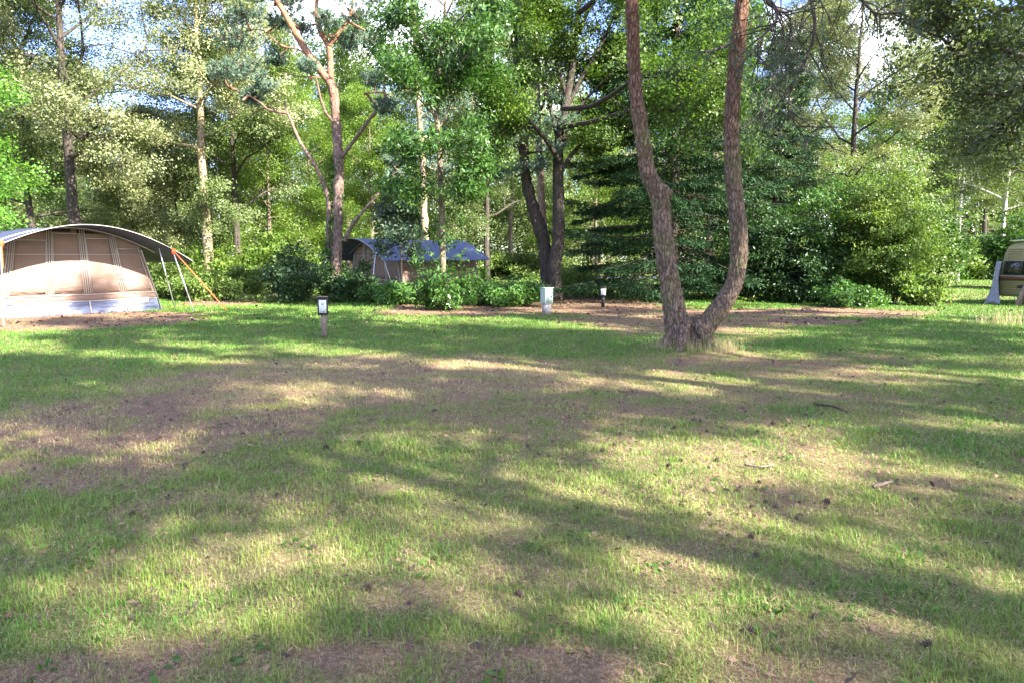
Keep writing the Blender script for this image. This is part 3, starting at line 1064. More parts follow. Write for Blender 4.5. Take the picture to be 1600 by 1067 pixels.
# ------------------------------------------------------------------ sweet chestnut with a leafy foot, and the sapling by the far tent
def chestnut():
    rng = np.random.default_rng(41)
    g0 = G(694, 484)
    Y = float(g0[1])
    base = np.array([g0[0], Y, 0.0])
    pt = lambda px, py, dy=0: P(px, py, Y + dy) - base
    e = empty('sweet_chestnut', base)
    tag(e, 'slender young chestnut with long toothed leaves, bushy at its foot, before the far tent', 'tree')
    wood, tips, low = MB(), [], []
    tr = curve([pt(693, 486), pt(692, 420), pt(690, 340), pt(688, 270), pt(684, 200), pt(681, 165), pt(686, 110), pt(692, 60), pt(696, 0), pt(698, -50)], 40)
    wood.tube(tr, np.linspace(0.11, 0.03, 40), 9, wob=0.04, rng=rng)
    for c in ([(684, 200), (672, 165), (662, 130), (655, 80)], [(684, 205), (700, 175), (712, 140), (722, 110)], [(682, 170), (690, 120), (700, 60)],
              [(688, 275), (720, 260, -.5), (750, 252, -.8)], [(686, 240), (655, 235, -.4), (620, 225, -.8)], [(687, 250, 0), (700, 225, -1), (730, 215, -1.8)],
              [(690, 320), (660, 300, -.5), (630, 300, -.8)], [(690, 310), (715, 290, -.6), (745, 300, -1)], [(683, 185), (650, 150, -.8), (610, 110, -1.4)],
              [(684, 160), (720, 100, -.6), (755, 60, -1)], [(690, 90), (650, 40, -.5), (610, 20, -1)], [(692, 60), (730, 20, -.5), (770, 0, -1)], [(695, 10), (660, -20), (620, -40)],
              [(688, 130), (640, 90, .4), (590, 70, .8)], [(686, 140), (735, 130, .4), (770, 110, .8)], [(694, 30), (725, -30), (760, -60)]):
        cp = curve([pt(*q_) for q_ in c], 9)
        L = np.linalg.norm(np.diff(cp, axis=0), axis=1).sum()
        wood.tube(cp, np.linspace(0.035, 0.01, 9), 5, caps=False)
        branch_out(rng, wood, cp, L, 0.022, 7, 4, tips, lo=0.3, sides=4)
    for k in range(26):
        a = rng.random() * 6.28
        r = 0.15 * rng.random()
        d = [math.cos(a) * 0.75, math.sin(a) * 0.75, 0.75 + rng.random()]
        sp = wander(rng, [r * math.cos(a), r * math.sin(a), 0], d, 0.9 + 0.7 * rng.random(), 6, 0.2, -0.5)
        wood.tube(sp, np.linspace(0.014, 0.005, 7), 4, caps=False)
        for q_ in sp[2:]:
            for _ in range(2):
                low.append((q_ + rng.standard_normal(3) * 0.07, unit(np.array(d) * [1, 1, 0.2])))
    for py in np.linspace(340, 440, 12):
        for _ in range(4):
            low.append((pt(691, py) + rng.standard_normal(3) * [0.45, 0.45, 0.12], np.array([0, 0, 1.0])))
    wood.build('trunk', M['bark_grey'], e, True)
    link('crown', leaf_crown(rng, tips, 30, (0.19, 0.19, 0.14), 0.135, 0.045, OUT_LANCE, up=0.55, droop=0.9), M['chestnut'], e)
    link('basal_shoots', leaf_crown(rng, low, 14, (0.11, 0.11, 0.10), 0.165, 0.055, OUT_LANCE, up=0.6, droop=0.9), M['chestnut'], e)


chestnut()
rng = np.random.default_rng(43)
w_, tp_ = grow(rng, 4.2, 0.05, 1.5, 0.9, nl=12, subs=5, twigs=3, twig_wood=False)
c_ = leaf_crown(rng, tp_, 14, (0.14, 0.14, 0.1), 0.12, 0.06)
as_tree('sapling', 'thin dark sapling standing in front of the far tent', 'tree', None, (XA(629, 25.0), 25.0, 0), 0, w_, c_, M['bark_dark'], M['needle_dark'])

# ------------------------------------------------------------------ shared kinds of broadleaf trees for the wood
PROTO = {}


def proto(kind, seed, H, r0, cb, cr, per, L, Wd, bark, leaf, **kw):
    rng = np.random.default_rng(seed)
    sig = kw.pop('sig', (0.30, 0.30, 0.17))
    w, tp = grow(rng, H, r0, cb, cr, twig_wood=False, **kw)
    PROTO[kind] = (w.mesh('trunk', True), leaf_crown(rng, tp, per, sig, L, Wd), bark, leaf)


proto('oak_a', 51, 17, 0.27, 5.2, 5.0, 92, 0.088, 0.06, 'bark_dark', 'oak_pale', nl=19)
proto('oak_b', 52, 18, 0.26, 6.5, 4.6, 92, 0.088, 0.06, 'bark_pale', 'oak_pale', nl=19)
proto('oak_c', 53, 16, 0.20, 3.2, 4.0, 88, 0.09, 0.062, 'bark_dark', 'oak_mid', nl=18)
proto('oak_d', 54, 17, 0.22, 4.2, 4.6, 86, 0.092, 0.064, 'bark_grey', 'oak_green', nl=18)
proto('beech', 55, 13, 0.15, 1.0, 3.6, 88, 0.09, 0.06, 'bark_grey', 'lime', nl=20, up0=0.1, up1=1.0)
proto('birch', 56, 15, 0.13, 4.0, 2.6, 42, 0.10, 0.07, 'bark_birch', 'oak_mid', nl=17, up0=0.5)
proto('young_oak', 57, 7.5, 0.12, 1.0, 2.7, 88, 0.088, 0.06, 'bark_dark', 'oak_pale', nl=16, up0=0.15)
proto('maple', 58, 13, 0.22, 2.2, 4.2, 70, 0.10, 0.08, 'bark_dark', 'bright', nl=18, up0=0.1)
FIRST = {}


def wood_tree(kind, name, px, Y, label, group=None, s=1.0, rz=0.0, leaf=None, bark=None):
    tm, cm, bk, lf = PROTO[kind]
    if bark or leaf:
        if bark:
            tm = tm.copy(); tm.materials.clear()
        if leaf:
            cm = cm.copy(); cm.materials.clear()
    e = empty(name, (XA(px, Y), Y, -0.05), rz)
    s *= 1.1
    e.scale = (s, s, s)
    tag(e, label, 'tree', group)
    link('trunk', tm, M[bark or bk], e)
    link('crown', cm, M[leaf or lf], e)
    return e


wood_tree('oak_a', 'oak', 128, 30, 'tall oak with pale sunlit leaves rising behind the middle of the big tent roof', None, 1.0, 1.6)
wood_tree('oak_b', 'oak', 330, 36, 'tall oak with pale straight trunk between the big tent and the forking pine', None, 1.0, 2.0)
wood_tree('oak_c', 'oak', 374, 39, 'oak with thin dark trunk just right of the pale straight oak', None, 1.02, 1.1)
wood_tree('oak_c', 'oak', 60, 35, 'oak with dark trunk behind the left half of the big tent', None, 1.0, 3.7)
wood_tree('oak_d', 'oak', 18, 38, 'leftmost dark trunk behind the big tent with a spreading crown', None, 0.95, 0.7)
wood_tree('maple', 'maple', -190, 21.0, 'bright green maple whose leaves reach in at the left edge above the tent', None, 0.8, 1.0)
wood_tree('young_oak', 'young_oak', 215, 40, 'low young oak with whitish leaves behind the right end of the big tent', None, 1.1, 0.2)
wood_tree('young_oak', 'young_oak', 285, 46, 'low young oak with whitish leaves just left of the pale straight trunk', None, 1.2, 2.2)
wood_tree('beech', 'beech', 425, 42, 'lime green beech with low boughs left of the forking pine', None, 0.92, 0.0)
wood_tree('beech', 'beech', 490, 50, 'lime green beech directly behind the forking pine', None, 0.9, 2.0)
wood_tree('beech', 'beech', 585, 46, 'lime green beech above the ridge of the far tent', None, 0.85, 4.0)
BG = 'trees standing in the wood behind the pitches'
wood_tree('oak_c', 'woodland_tree', 760, 46, 'dark trunked tree in the wood just right of the far tent', BG, 1.0, 0.5)
wood_tree('oak_d', 'woodland_tree', 800, 60, 'tall green tree across the lane, left of the leaning grey pine', BG, 1.05, 1.5)
wood_tree('beech', 'beech', 930, 48, 'yellow green beech glowing behind the low boughs of the broad spruce', None, 0.85, 3.0)
wood_tree('oak_d', 'woodland_tree', 1105, 50, 'tall green tree behind the top of the broad spruce', BG, 1.1, 2.5)
wood_tree('oak_a', 'oak', 1318, 33, 'grey green oak with wide crown above the big sunlit shrub', None, 0.78, 4.2, leaf='oak_pale', bark='bark_dark')
wood_tree('oak_c', 'woodland_tree', 1245, 47, 'dark tree behind the narrower spruce on the right', BG, 1.0, 5.0)
wood_tree('oak_d', 'woodland_tree', 1425, 47, 'green tree behind the right flank of the wide grey green oak', BG, 0.9, 3.3)
wood_tree('birch', 'birch', 1492, 46, 'slim birch left of the grass track at the right', None, 1.0, 0.3)
wood_tree('birch', 'birch', 1563, 40, 'slim birch with white stem rising behind the caravan roof', None, 0.95, 1.4)
wood_tree('oak_c', 'woodland_tree', 1530, 58, 'dark stemmed tree at the far end of the grass track', BG, 1.05, 2.7)
wood_tree('oak_a', 'oak', 1660, 34, 'oak with brownish crown above the caravan at the right edge', None, 0.9, 5.3, leaf='oak_mid')
wood_tree('oak_d', 'woodland_tree', 160, 52, 'green tree seen between the two trunks behind the big tent', BG, 0.55, 0.9)
wood_tree('oak_c', 'woodland_tree', 255, 58, 'dark tree below the open gap of white sky at left', BG, 0.55, 2.9)
wood_tree('oak_d', 'woodland_tree', 545, 60, 'tall green tree behind the crown of the forking pine', BG, 1.1, 4.4)
wood_tree('oak_c', 'woodland_tree', 700, 58, 'tall tree behind the young chestnut and far tent', BG, 1.1, 3.9)
wood_tree('birch', 'birch', 358, 48, 'thin grey stemmed birch between two oaks at left', None, 1.0, 2.2, bark='bark_dark')


# ------------------------------------------------------------------ shrubs
def shrub(name, label, px, Y, w, h, leaf, seed, per=16, L=0.10, Wd=0.06, stems=16, outline=OUT_DIAMOND, cat='shrub', group=None, asp=0.8, x0=None):
    rng = np.random.default_rng(seed)
    e = empty(name, (XA(px, Y) if x0 is None else x0, Y, 0), 0)
    tag(e, label, cat, group)
    wood, tips = MB(), []
    for k in range(stems):
        a = rng.random() * 6.28
        r = math.sqrt(rng.random())
        tgt = np.array([math.cos(a) * w / 2 * r * (0.75 + 0.5 * rng.random()), math.sin(a) * w / 2 * asp * r, h * math.sqrt(max(0.04, 1 - 0.8 * r * r)) * (0.5 + 0.55 * rng.random())])
        if k % 5 == 0:
            tgt = tgt * (1.12 + 0.15 * rng.random())
        root = tgt * [0.3, 0.3, 0]
        cp = curve([root, root * 0.4 + tgt * 0.5 * np.array([0.9, 0.9, 1.0]), tgt], 8)
        Ls = np.linalg.norm(tgt - root)
        wood.tube(cp, np.linspace(0.022, 0.006, 8), 4, caps=False)
        branch_out(rng, wood, cp, Ls * 0.9, 0.012, 9, 4, tips, lo=0.12, sides=3, twig_wood=False)
    wood.build('stems', M['bark_dark'], e, True)
    off = Vector((seed * 1.7, seed * 0.9, 0))
    tips = [t for t in tips if t[0][2] > 0.02 and mnoise.noise(Vector(t[0]) * (2.4 / max(w, 1.5)) * 1.6 + off) > -0.16]
    link('foliage', leaf_crown(rng, tips, per, (w * 0.05 + 0.03, w * 0.05 + 0.03, 0.07), L, Wd, outline), M[leaf], e)
    return e


shrub('evergreen_shrub', 'dark evergreen shrub at the left foot of the forking pine', 462, 25.2, 3.0, 1.75, 'dark_leaf', 61)
shrub('evergreen_shrub', 'dark evergreen shrub between the forking pine and the far tent', 556, 25.0, 1.9, 1.2, 'dark_leaf', 62)
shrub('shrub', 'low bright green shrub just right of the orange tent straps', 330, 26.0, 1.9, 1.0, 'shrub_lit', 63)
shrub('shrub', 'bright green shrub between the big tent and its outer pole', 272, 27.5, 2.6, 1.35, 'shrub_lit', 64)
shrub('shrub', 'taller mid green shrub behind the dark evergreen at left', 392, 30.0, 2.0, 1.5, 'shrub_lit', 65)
shrub('bramble', 'low leafy bramble left of the electricity box', 795, 23.2, 2.6, 0.85, 'shrub', 66)
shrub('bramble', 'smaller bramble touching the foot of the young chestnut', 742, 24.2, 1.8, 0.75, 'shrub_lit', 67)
shrub('bramble', 'low bramble by the wooden post left of the chestnut foot', 632, 24.2, 2.2, 0.6, 'shrub', 68)
shrub('rhododendron', 'dark rhododendron right beside the right trunk of the forked pine', 1185, 25.8, 2.6, 2.9, 'dark_leaf', 69, L=0.13, Wd=0.05, stems=24)
shrub('rhododendron', 'dark rhododendron in the middle of the right hand thicket', 1245, 25.2, 2.6, 2.5, 'dark_leaf', 70, L=0.13, Wd=0.05, stems=24)
shrub('bushy_tree', 'tall bushy shrub with sunlit right flank, largest of the right hand thicket', 1388, 24.2, 2.6, 4.9, 'bush', 71, stems=40, per=26, L=0.085, Wd=0.05, cat='shrub')
shrub('bushy_tree', 'tall darker shrub left of the largest sunlit one in the thicket', 1305, 25.5, 2.7, 4.4, 'shrub', 72, stems=30, per=24, L=0.09, Wd=0.05, cat='shrub')
shrub('bramble', 'low dark bramble at the front foot of the right hand thicket', 1330, 22.8, 1.7, 0.75, 'shrub', 73)
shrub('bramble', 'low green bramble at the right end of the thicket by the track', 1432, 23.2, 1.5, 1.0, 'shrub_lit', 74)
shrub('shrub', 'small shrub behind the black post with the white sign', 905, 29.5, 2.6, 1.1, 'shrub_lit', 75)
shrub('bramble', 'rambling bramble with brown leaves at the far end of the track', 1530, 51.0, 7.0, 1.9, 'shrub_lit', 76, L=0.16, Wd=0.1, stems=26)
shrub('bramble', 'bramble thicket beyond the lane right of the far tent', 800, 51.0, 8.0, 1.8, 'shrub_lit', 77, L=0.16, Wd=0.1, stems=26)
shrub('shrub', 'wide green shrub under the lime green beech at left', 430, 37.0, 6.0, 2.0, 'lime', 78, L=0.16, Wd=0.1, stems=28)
shrub('shrub', 'wide green shrub behind the right end of the big tent', 240, 38.0, 6.0, 2.3, 'shrub_lit', 79, L=0.16, Wd=0.1, stems=28)
shrub('bushy_tree', 'tall green shrub across the track, left of the birches', 1448, 44.0, 4.0, 4.2, 'shrub', 80, L=0.15, Wd=0.1, stems=30)
shrub('shrub', 'shrub behind the caravan at the right edge', 1610, 36.0, 5.0, 3.0, 'shrub', 81, L=0.15, Wd=0.1, stems=30)


# ------------------------------------------------------------------ the far wood as one mass, and low undergrowth
def far_wood():
    rng = np.random.default_rng(91)
    v, l, t, mi, n = [], [], [], [], 0
    mbt = MB()
    for k in range(200):
        y = 66 + 55 * rng.random()
        x = (rng.random() * 2 - 1) * (y * 0.95 + 10)
        H = 17 + 10 * rng.random()
        if -0.60 < x / y < -0.48:
            H *= 0.5
        R = 2.6 + 1.6 * rng.random()
        mbt.tube([[x, y, -0.2], [x + rng.standard_normal() * .3, y, H * 0.5], [x, y, H * 0.9]], [0.2, 0.14, 0.04], 6)
        zc = H * (0.25 if k % 3 else 0.08)
        nc = 64
        c = unit(rng.standard_normal((nc, 3))) * rng.random((nc, 1)) ** 0.45 * [R, R, (H - zc) / 2] + [x, y, (H + zc) / 2]
        pos = np.repeat(c, 38, axis=0) + rng.standard_normal((nc * 38, 3)) * [0.6, 0.6, 0.34]
        a, b, c2 = leaves(rng, pos, 0.34, 0.22, spray=38)
        v.append(a); l.append(b + n); t.append(c2); n += len(a)
    for k in range(900):
        y = 62 + 30 * rng.random()
        x = (rng.random() * 2 - 1) * (y * 0.95 + 6)
        pos = rng.standard_normal((300, 3)) * [1.5, 1.1, 1.0] + [x, y, 1.0 + 7.5 * rng.random()]
        a, b, c2 = leaves(rng, pos, 0.28, 0.18, spray=20)
        v.append(a); l.append(b + n); t.append(c2); n += len(a)
    nleaf = sum(len(x) for x in t)
    tv = np.concatenate(mbt.v)
    l.append(np.array(mbt.l) + n)
    v.append(tv)
    t.append(np.array(mbt.t))
    me = np_mesh('far_wood', np.concatenate(v), np.concatenate(l), np.concatenate(t),
                 mat_idx=np.concatenate([np.zeros(nleaf), np.ones(len(mbt.t))]))
    me.materials.append(M['wood_far'])
    me.materials.append(M['bark_grey'])
    o = link('far_wood', me)
    tag(o, 'mass of trees in the far wood beyond the lane', 'wood', kind='stuff')


far_wood()


def undergrowth():
    rng = np.random.default_rng(93)
    n = 9000
    y = 24 + 26 * rng.random(n)
    x = (rng.random(n) * 2 - 1) * (y * 0.8 + 1)
    px = 800 + x / y * FPX
    d = fbm(x * 0.35, y * 0.35, 77)
    keep = (d > 0.5) & ~((px > 1430) & (px < 1620) & (y < 50)) & ~((px < 320) & (y < 26)) & (y > 24 + 2.0 * fbm(x * .5, y * 0, 4))
    keep &= ~((px > 540) & (px < 760) & (y > 28) & (y < 40))
    x, y = x[keep], y[keep]
    h = 0.12 + 0.35 * rng.random(len(x)) * fbm(x * 0.8, y * 0.8, 7)
    pos = np.column_stack([x, y, gz(x, y)])
    pos = np.repeat(pos, 14, axis=0)
    pos += rng.standard_normal(pos.shape) * [0.16, 0.16, 0.0]
    pos[:, 2] += np.repeat(h, 14) * rng.random(len(pos)) * 1.2 + 0.02
    o = link('undergrowth', np_mesh('undergrowth', *leaves(rng, pos, 0.11, 0.07)), M['shrub_lit'])
    tag(o, 'low leafy undergrowth on the floor of the wood', 'undergrowth', kind='stuff')


undergrowth()


# ------------------------------------------------------------------ trees beyond the right edge and behind the viewer: they shade the lawn
def near_oak():
    rng = np.random.default_rng(101)
    base = np.array([17.5, 14.5, 0.0])
    e = empty('oak', base)
    tag(e, 'near oak whose dark leafy boughs hang into the upper right corner', 'tree')
    w, tp = grow(rng, 17, 0.30, 7.5, 4.6, nl=13, subs=7, twigs=5, sides=12)
    for c in ([(1690, 20, 8.2), (1620, 88, 8.0), (1560, 75, 7.8), (1520, 68, 7.7), (1490, 82, 7.6), (1460, 40, 7.5)],
              [(1690, 60, 8.4), (1620, 150, 8.6), (1580, 180, 8.6), (1555, 215, 8.6)],
              [(1690, -30, 8.2), (1600, 10, 7.9), (1550, 15, 7.8), (1500, -5, 7.7), (1450, 10, 7.6)],
              [(1690, 90, 8.4), (1640, 120, 7.8), (1600, 135, 7.4), (1570, 150, 7.2)]):
        cp = curve([np.array([0.1, 0, 8.0])] + [P(q_[0], q_[1], q_[2] + 5.8) - base for q_ in c], 16)
        w.tube(cp, np.linspace(0.09, 0.015, 16), 7, caps=False)
        branch_out(rng, w, cp[6:], 2.5, 0.05, 17, 6, tp, lo=0.05, sides=4)
    w.build('trunk', M['bark_dark'], e, True)
    link('crown', leaf_crown(rng, tp, 12, (0.18, 0.18, 0.11), 0.085, 0.052, OUT_OAK), M['oak_dark'], e)


near_oak()
SH = 'trees standing behind the viewer that shade the lawn'
rng = np.random.default_rng(103)
w_, tp_ = grow(rng, 18.5, 0.27, 9.0, 3.9, nl=18, subs=6, twigs=4, twig_wood=False)
keep = [t for t in tp_ if mnoise.noise(Vector(t[0]) * 0.6) > 0.13]
tm_, cm_ = w_.mesh('trunk', True), leaf_crown(rng, keep, 64, (0.22, 0.22, 0.16), 0.15, 0.10)
for k, (x, y, s, rz) in enumerate([(14.3, -5.7, 1.0, 0.2), (22.5, -6.0, 0.95, 1.7), (9.3, -2.7, 1.0, 3.1), (13.8, 1.3, 1.0, 4.4), (20.0, -0.7, 1.05, 5.5), (8.6, 4.0, 1.0, 2.2),
                                   (19.0, 6.3, 1.0, 0.9), (4.6, -2.6, 0.95, 3.9), (25.0, 5.0, 1.0, 2.8)]):
    e = empty('shade_tree', (x, y, 0), rz)
    e.scale = (s, s, s)
    tag(e, 'tree standing behind the viewer, seen only by its shade on the lawn', 'tree', SH)
    link('trunk', tm_, M['bark_grey'], e)
    link('crown', cm_, M['oak_mid'], e)

# ------------------------------------------------------------------ tents
CANVAS = plain_mat('tan_canvas', (0.255, 0.172, 0.138), 0.85, 0.08, 3.0, bump=0.0, bscale=180, spec=0.1, trans=0.08, wrinkle=0.5)
CANVAS_SHADE = plain_mat('brown_gauze', (0.30, 0.215, 0.16), 0.85, 0.1, 3.0, bump=0.3, bscale=180, spec=0.1, wrinkle=0.6)
ROOF = plain_mat('blue_grey_canvas', (0.042, 0.05, 0.10), 0.6, 0.08, 2.0, bump=0.0, bscale=160, spec=0.3, wrinkle=0.25)
SKIRT = plain_mat('grey_pvc', (0.13, 0.15, 0.235), 0.6, 0.06, 3.0, spec=0.4, wrinkle=1.0)
PIPING = plain_mat('white_piping', (0.50, 0.46, 0.41), 0.7, 0.05)
STEEL = plain_mat('galvanised_steel', (0.6, 0.6, 0.62), 0.35, 0.08, metal=0.7)
ORANGE = plain_mat('orange_strap', (0.62, 0.085, 0.022), 0.6, 0.1)
BLACK = plain_mat('black_gauze', (0.012, 0.012, 0.014), 0.8, 0.2)
WHITE = plain_mat('white_paint', (0.78, 0.77, 0.74), 0.5, 0.05)


ROOF_BLUE = plain_mat('blue_canvas', (0.075, 0.095, 0.16), 0.6, 0.08, 2.0, spec=0.3, wrinkle=0.25)


def tent(label, front, n, depth, s_off=0.0, posts=(-1.9, -1.1, -0.35, 0.55, 1.45), stays=True, wall_half=2.45, front_detail=True, roof_mat=None):
    """arched bungalow tent; local x runs along the front, local -y is outward"""
    ang = math.atan2(n[0], -n[1])
    e = empty('bungalow_tent', (front[0], front[1], 0.0), ang)
    tag(e, label, 'tent')
    HALF, Z0, RISE = 2.85, 1.5, 1.02
    OV = 1.3                                         # canopy overhang in front of the wall

    def arch(s, half=HALF, z0=Z0, rise=RISE):
        c = np.clip(np.abs(s) / half, 0, 1)
        return z0 + rise * np.cos(c * math.pi / 2) ** 0.92

    def wall_y(z):
        return OV + 0.0 * z
    # roof: canopy sheet from the front hem to the back
    ss = np.linspace(-HALF, HALF, 57)
    yy = np.linspace(0, OV + depth, 28)
    g = np.zeros((57, 28, 3))
    for i, s in enumerate(ss):
        for j, y in enumerate(yy):
            sag = 0.025 * math.sin(s * 4.2) * math.sin(y * 3.0) * (abs(s) / HALF)
            g[i, j] = (s + s_off, y + 0.10 * (s / HALF) ** 2 * (1 if j == 0 else 0), arch(s) + sag - 0.05 * math.sin(math.pi * min(y / (OV + depth), 1)) * 0.6)
    m = MB(); m.sheet(g, 0.012)
    roof = m.build('roof', roof_mat or ROOF, e, True)
    m = MB(); m.tube([g[i, 0] + [0, -0.004, 0] for i in range(57)], 0.008, 6)
    m.build('hem', PIPING, roof, True)
    # front wall of tan canvas; upper half is darker gauze windows between the posts
    zt = lambda s: arch(s, HALF, Z0, RISE) - 0.06
    half = lambda z: wall_half - 0.52 * np.clip(z / 1.9, 0, 1)
    nz, nx = 15, 81

    def panel(z_lo, z_hi, y_off, x_lo=-1.0, x_hi=1.0, thick=0.01):
        gr = np.zeros((nx, nz, 3))
        for i, f in enumerate(np.linspace(x_lo, x_hi, nx)):
            for j, t in enumerate(np.linspace(0, 1, nz)):
                lo = z_lo
                hi = z_hi if z_hi is not None else zt(f * (wall_half - 0.55))
                z = lo + (hi - lo) * t
                wv = 0.028 if z_hi is not None else 0.010
                wr = wv * mnoise.noise(Vector((f * 6.0 + z * 5, z * (9.0 if z_hi is not None else 2.5) - f * 4, y_off * 50))) * math.sin(math.pi * t)
                gr[i, j] = (f * half(z), OV + y_off + min(wr, 0.004), z)
        mm = MB(); mm.sheet(gr, thick)
        return mm
    fw = panel(0.36, None, 0.0).build('front_wall', CANVAS, e, True)
    panel(0.0, 0.385, -0.016).build('mud_skirt', SKIRT, e, True)
    if front_detail:
        edges = [-1.0] + [p / wall_half for p in posts] + [1.0]
        for a, b in zip(edges[:-1], edges[1:]):
            aa, bb = a + 0.045, b - 0.045
            mid = 0.5 * (aa + bb) * (wall_half - 0.55)
            top = float(min(zt(aa * 1.9), zt(bb * 1.9))) - 0.13
            gr = np.zeros((9, 8, 3))
            for i, f in enumerate(np.linspace(aa, bb, 9)):
                for j, z in enumerate(np.linspace(0.62, top, 8)):
                    gr[i, j] = (f * half(z), OV - 0.02, z)
            mm = MB(); mm.sheet(gr, 0.006)
            wn = mm.build('window_flap', CANVAS, e, True)
            mt = MB()
            for c0, c1 in (((0, 0), (0, 7)), ((8, 0), (8, 7)), ((0, 7), (8, 7))):
                mt.tube([gr[c0] + [0, -0.008, 0], gr[c1] + [0, -0.008, 0]], 0.010, 5)
            mt.build('piping', PIPING, wn)
        # dark vents under the arch
        for a, b in ((-0.52, -0.04), (0.04, 0.46)):
            s0, s1 = a * 1.9 + 0.12, b * 1.9 + 0.12
            gr = np.zeros((9, 3, 3))
            for i, s in enumerate(np.linspace(s0, s1, 9)):
                for j, t in enumerate((0, 0.5, 1)):
                    hi = zt(s) - 0.035
                    lo = float(zt(max(abs(s0), abs(s1)))) - 0.03 + 0.02
                    lo = min(lo, hi - 0.02)
                    gr[i, j] = (s, OV - 0.03, lo + (hi - lo) * t)
            mm = MB(); mm.sheet(gr, 0.006)
            mm.build('vent', BLACK, e)
        for p in posts:
            f = p / wall_half
            z1 = float(zt(f * 1.9)) - 0.02
            mm = MB()
            for dx in (-0.055, 0, 0.055):
                mm.tube([(f * half(0.6) + dx, OV - 0.042, 0.6), (f * half(z1) + dx, OV - 0.042, z1)], 0.011, 5)
            mm.build('zip_flap', PIPING, e)
            mm = MB()
            mm.tube([(f * half(0.0), OV - 0.05, 0.02), (f * half(0.4), OV - 0.05, 0.4)], 0.02, 6)
            mm.build('post_foot', PIPING, e)
        mm = MB(); mm.tube([(-half(0.37) + 0.01, OV - 0.03, 0.385), (half(0.37) - 0.01, OV - 0.03, 0.385)], 0.013, 6)
        mm.tube([(-half(0.57), OV - 0.03, 0.57), (half(0.57), OV - 0.03, 0.57)], 0.010, 6)
        zb = 1.72
        mm.tube([(-half(zb), OV - 0.04, zb), (half(zb), OV - 0.04, zb)], 0.009, 6)
        mm.build('seam', PIPING, fw)
        mm = MB(); mm.box((1.85, OV - 0.034, 0.33), (0.42, 0.01, 0.17))
        mm.build('patch', WHITE, e)
    for sx in (-1, 1):
        mm = MB(); mm.tube([(sx * half(0.0), OV - 0.03, 0.0), (sx * half(1.0), OV - 0.03, 1.0), (sx * half(1.88), OV - 0.03, 1.86)], 0.018, 6)
        mm.build('corner_seam', PIPING, fw)
        # side walls
        gr = np.zeros((24, 8, 3))
        for i, y in enumerate(np.linspace(OV, OV + depth - 0.3, 24)):
            for j, z in enumerate(np.linspace(0.3, 1.66, 8)):
                gr[i, j] = (sx * (half(z) + 0.015 * math.sin(y * 5)), y, z)
        mm = MB(); mm.sheet(gr, 0.01); mm.build('side_wall', CANVAS, e, True)
        gr = np.zeros((24, 4, 3))
        for i, y in enumerate(np.linspace(OV, OV + depth - 0.3, 24)):
            for j, z in enumerate(np.linspace(0.0, 0.34, 4)):
                gr[i, j] = (sx * (half(z) + 0.02), y, z)
        mm = MB(); mm.sheet(gr, 0.01); mm.build('side_skirt', SKIRT, e, True)
    bw = panel(0.0, None, depth - 0.3); bw.build('back_wall', CANVAS, e, True)
    # arch pole under the roof and the front legs
    mm = MB(); mm.tube([(s, OV - 0.12, float(arch(s)) - 0.05) for s in np.linspace(-2.3, 2.3, 31)], 0.016, 8)
    mm.build('arch_pole', STEEL, e, True)
    legs = [((2.1, 0.45, float(arch(2.1)) - 0.04), (2.62, 0.75, 0.0)), ((2.3, 0.03, float(arch(2.3))), (2.62, -0.42, 0.0)),
            ((-1.95, 0.03, float(arch(-1.95))), (-2.3, -0.9, 0.0)), ((-2.1, 0.45, float(arch(-2.1)) - 0.04), (-2.62, 0.75, 0.0))]
    for a, b in legs:
        mm = MB(); mm.tube([a, b], 0.019, 8)
        mm.build('pole', STEEL, e)
    if stays:
        for a, b in (((2.3, 0.02, float(arch(2.3)) + 0.02), (3.55, -0.62, 0.0)), ((-1.95, 0.0, float(arch(-1.95)) + 0.02), (-2.25, -1.0, 0.0))):
            a = np.array(a); b = np.array(b)
            if a[0] < 0:
                b = a + 0.33 * (b - a)
            d = b - a
            side = unit(np.cross(d, [0, 1, 0.2])) * 0.014
            mm = MB()
            gr = np.array([[a + d * t - side, a + d * t + side] for t in np.linspace(0, 1, 8)])
            mm.sheet(gr, 0.006)
            mm.build('strap', ORANGE, e)
        for x in (2.3, -1.95):
            mm = MB(); mm.box((x, -0.012, float(arch(x)) - 0.02), (0.09, 0.03, 0.17))
            mm.build('strap_buckle', ORANGE, e)
    return e


T1N = unit(np.array([0.785, -0.62]))
T1M = np.array([-12.55, 19.54])
tent('large tan tent with blue grey arched roof and white trim at the left edge', T1M + 1.3 * T1N, T1N, 3.0, s_off=0.1,
     posts=(-1.75, -0.62, 0.42, 1.45))
T2N = unit(np.array([-0.75, -0.66]))
T2F = np.array([-7.62, 32.4])
tent('smaller looking beige tent with blue roof half hidden behind the young chestnut', T2F, T2N, 4.9, posts=(-1.2, 0.0, 1.2), stays=False, roof_mat=ROOF_BLUE)


# ------------------------------------------------------------------ posts, box, caravan
POSTWOOD = bark_mat('post_wood', (0.16, 0.12, 0.10), (0.34, 0.26, 0.22), scale=14, strength=0.3)
DARKWOOD = plain_mat('dark_stained_wood', (0.03, 0.027, 0.026), 0.6, 0.3, 12, bump=0.3)
PLATE = plain_mat('sign_plate', (0.70, 0.71, 0.74), 0.35, 0.04)
PALEBLUE = plain_mat('pale_blue_print', (0.28, 0.38, 0.62), 0.4, 0.05)


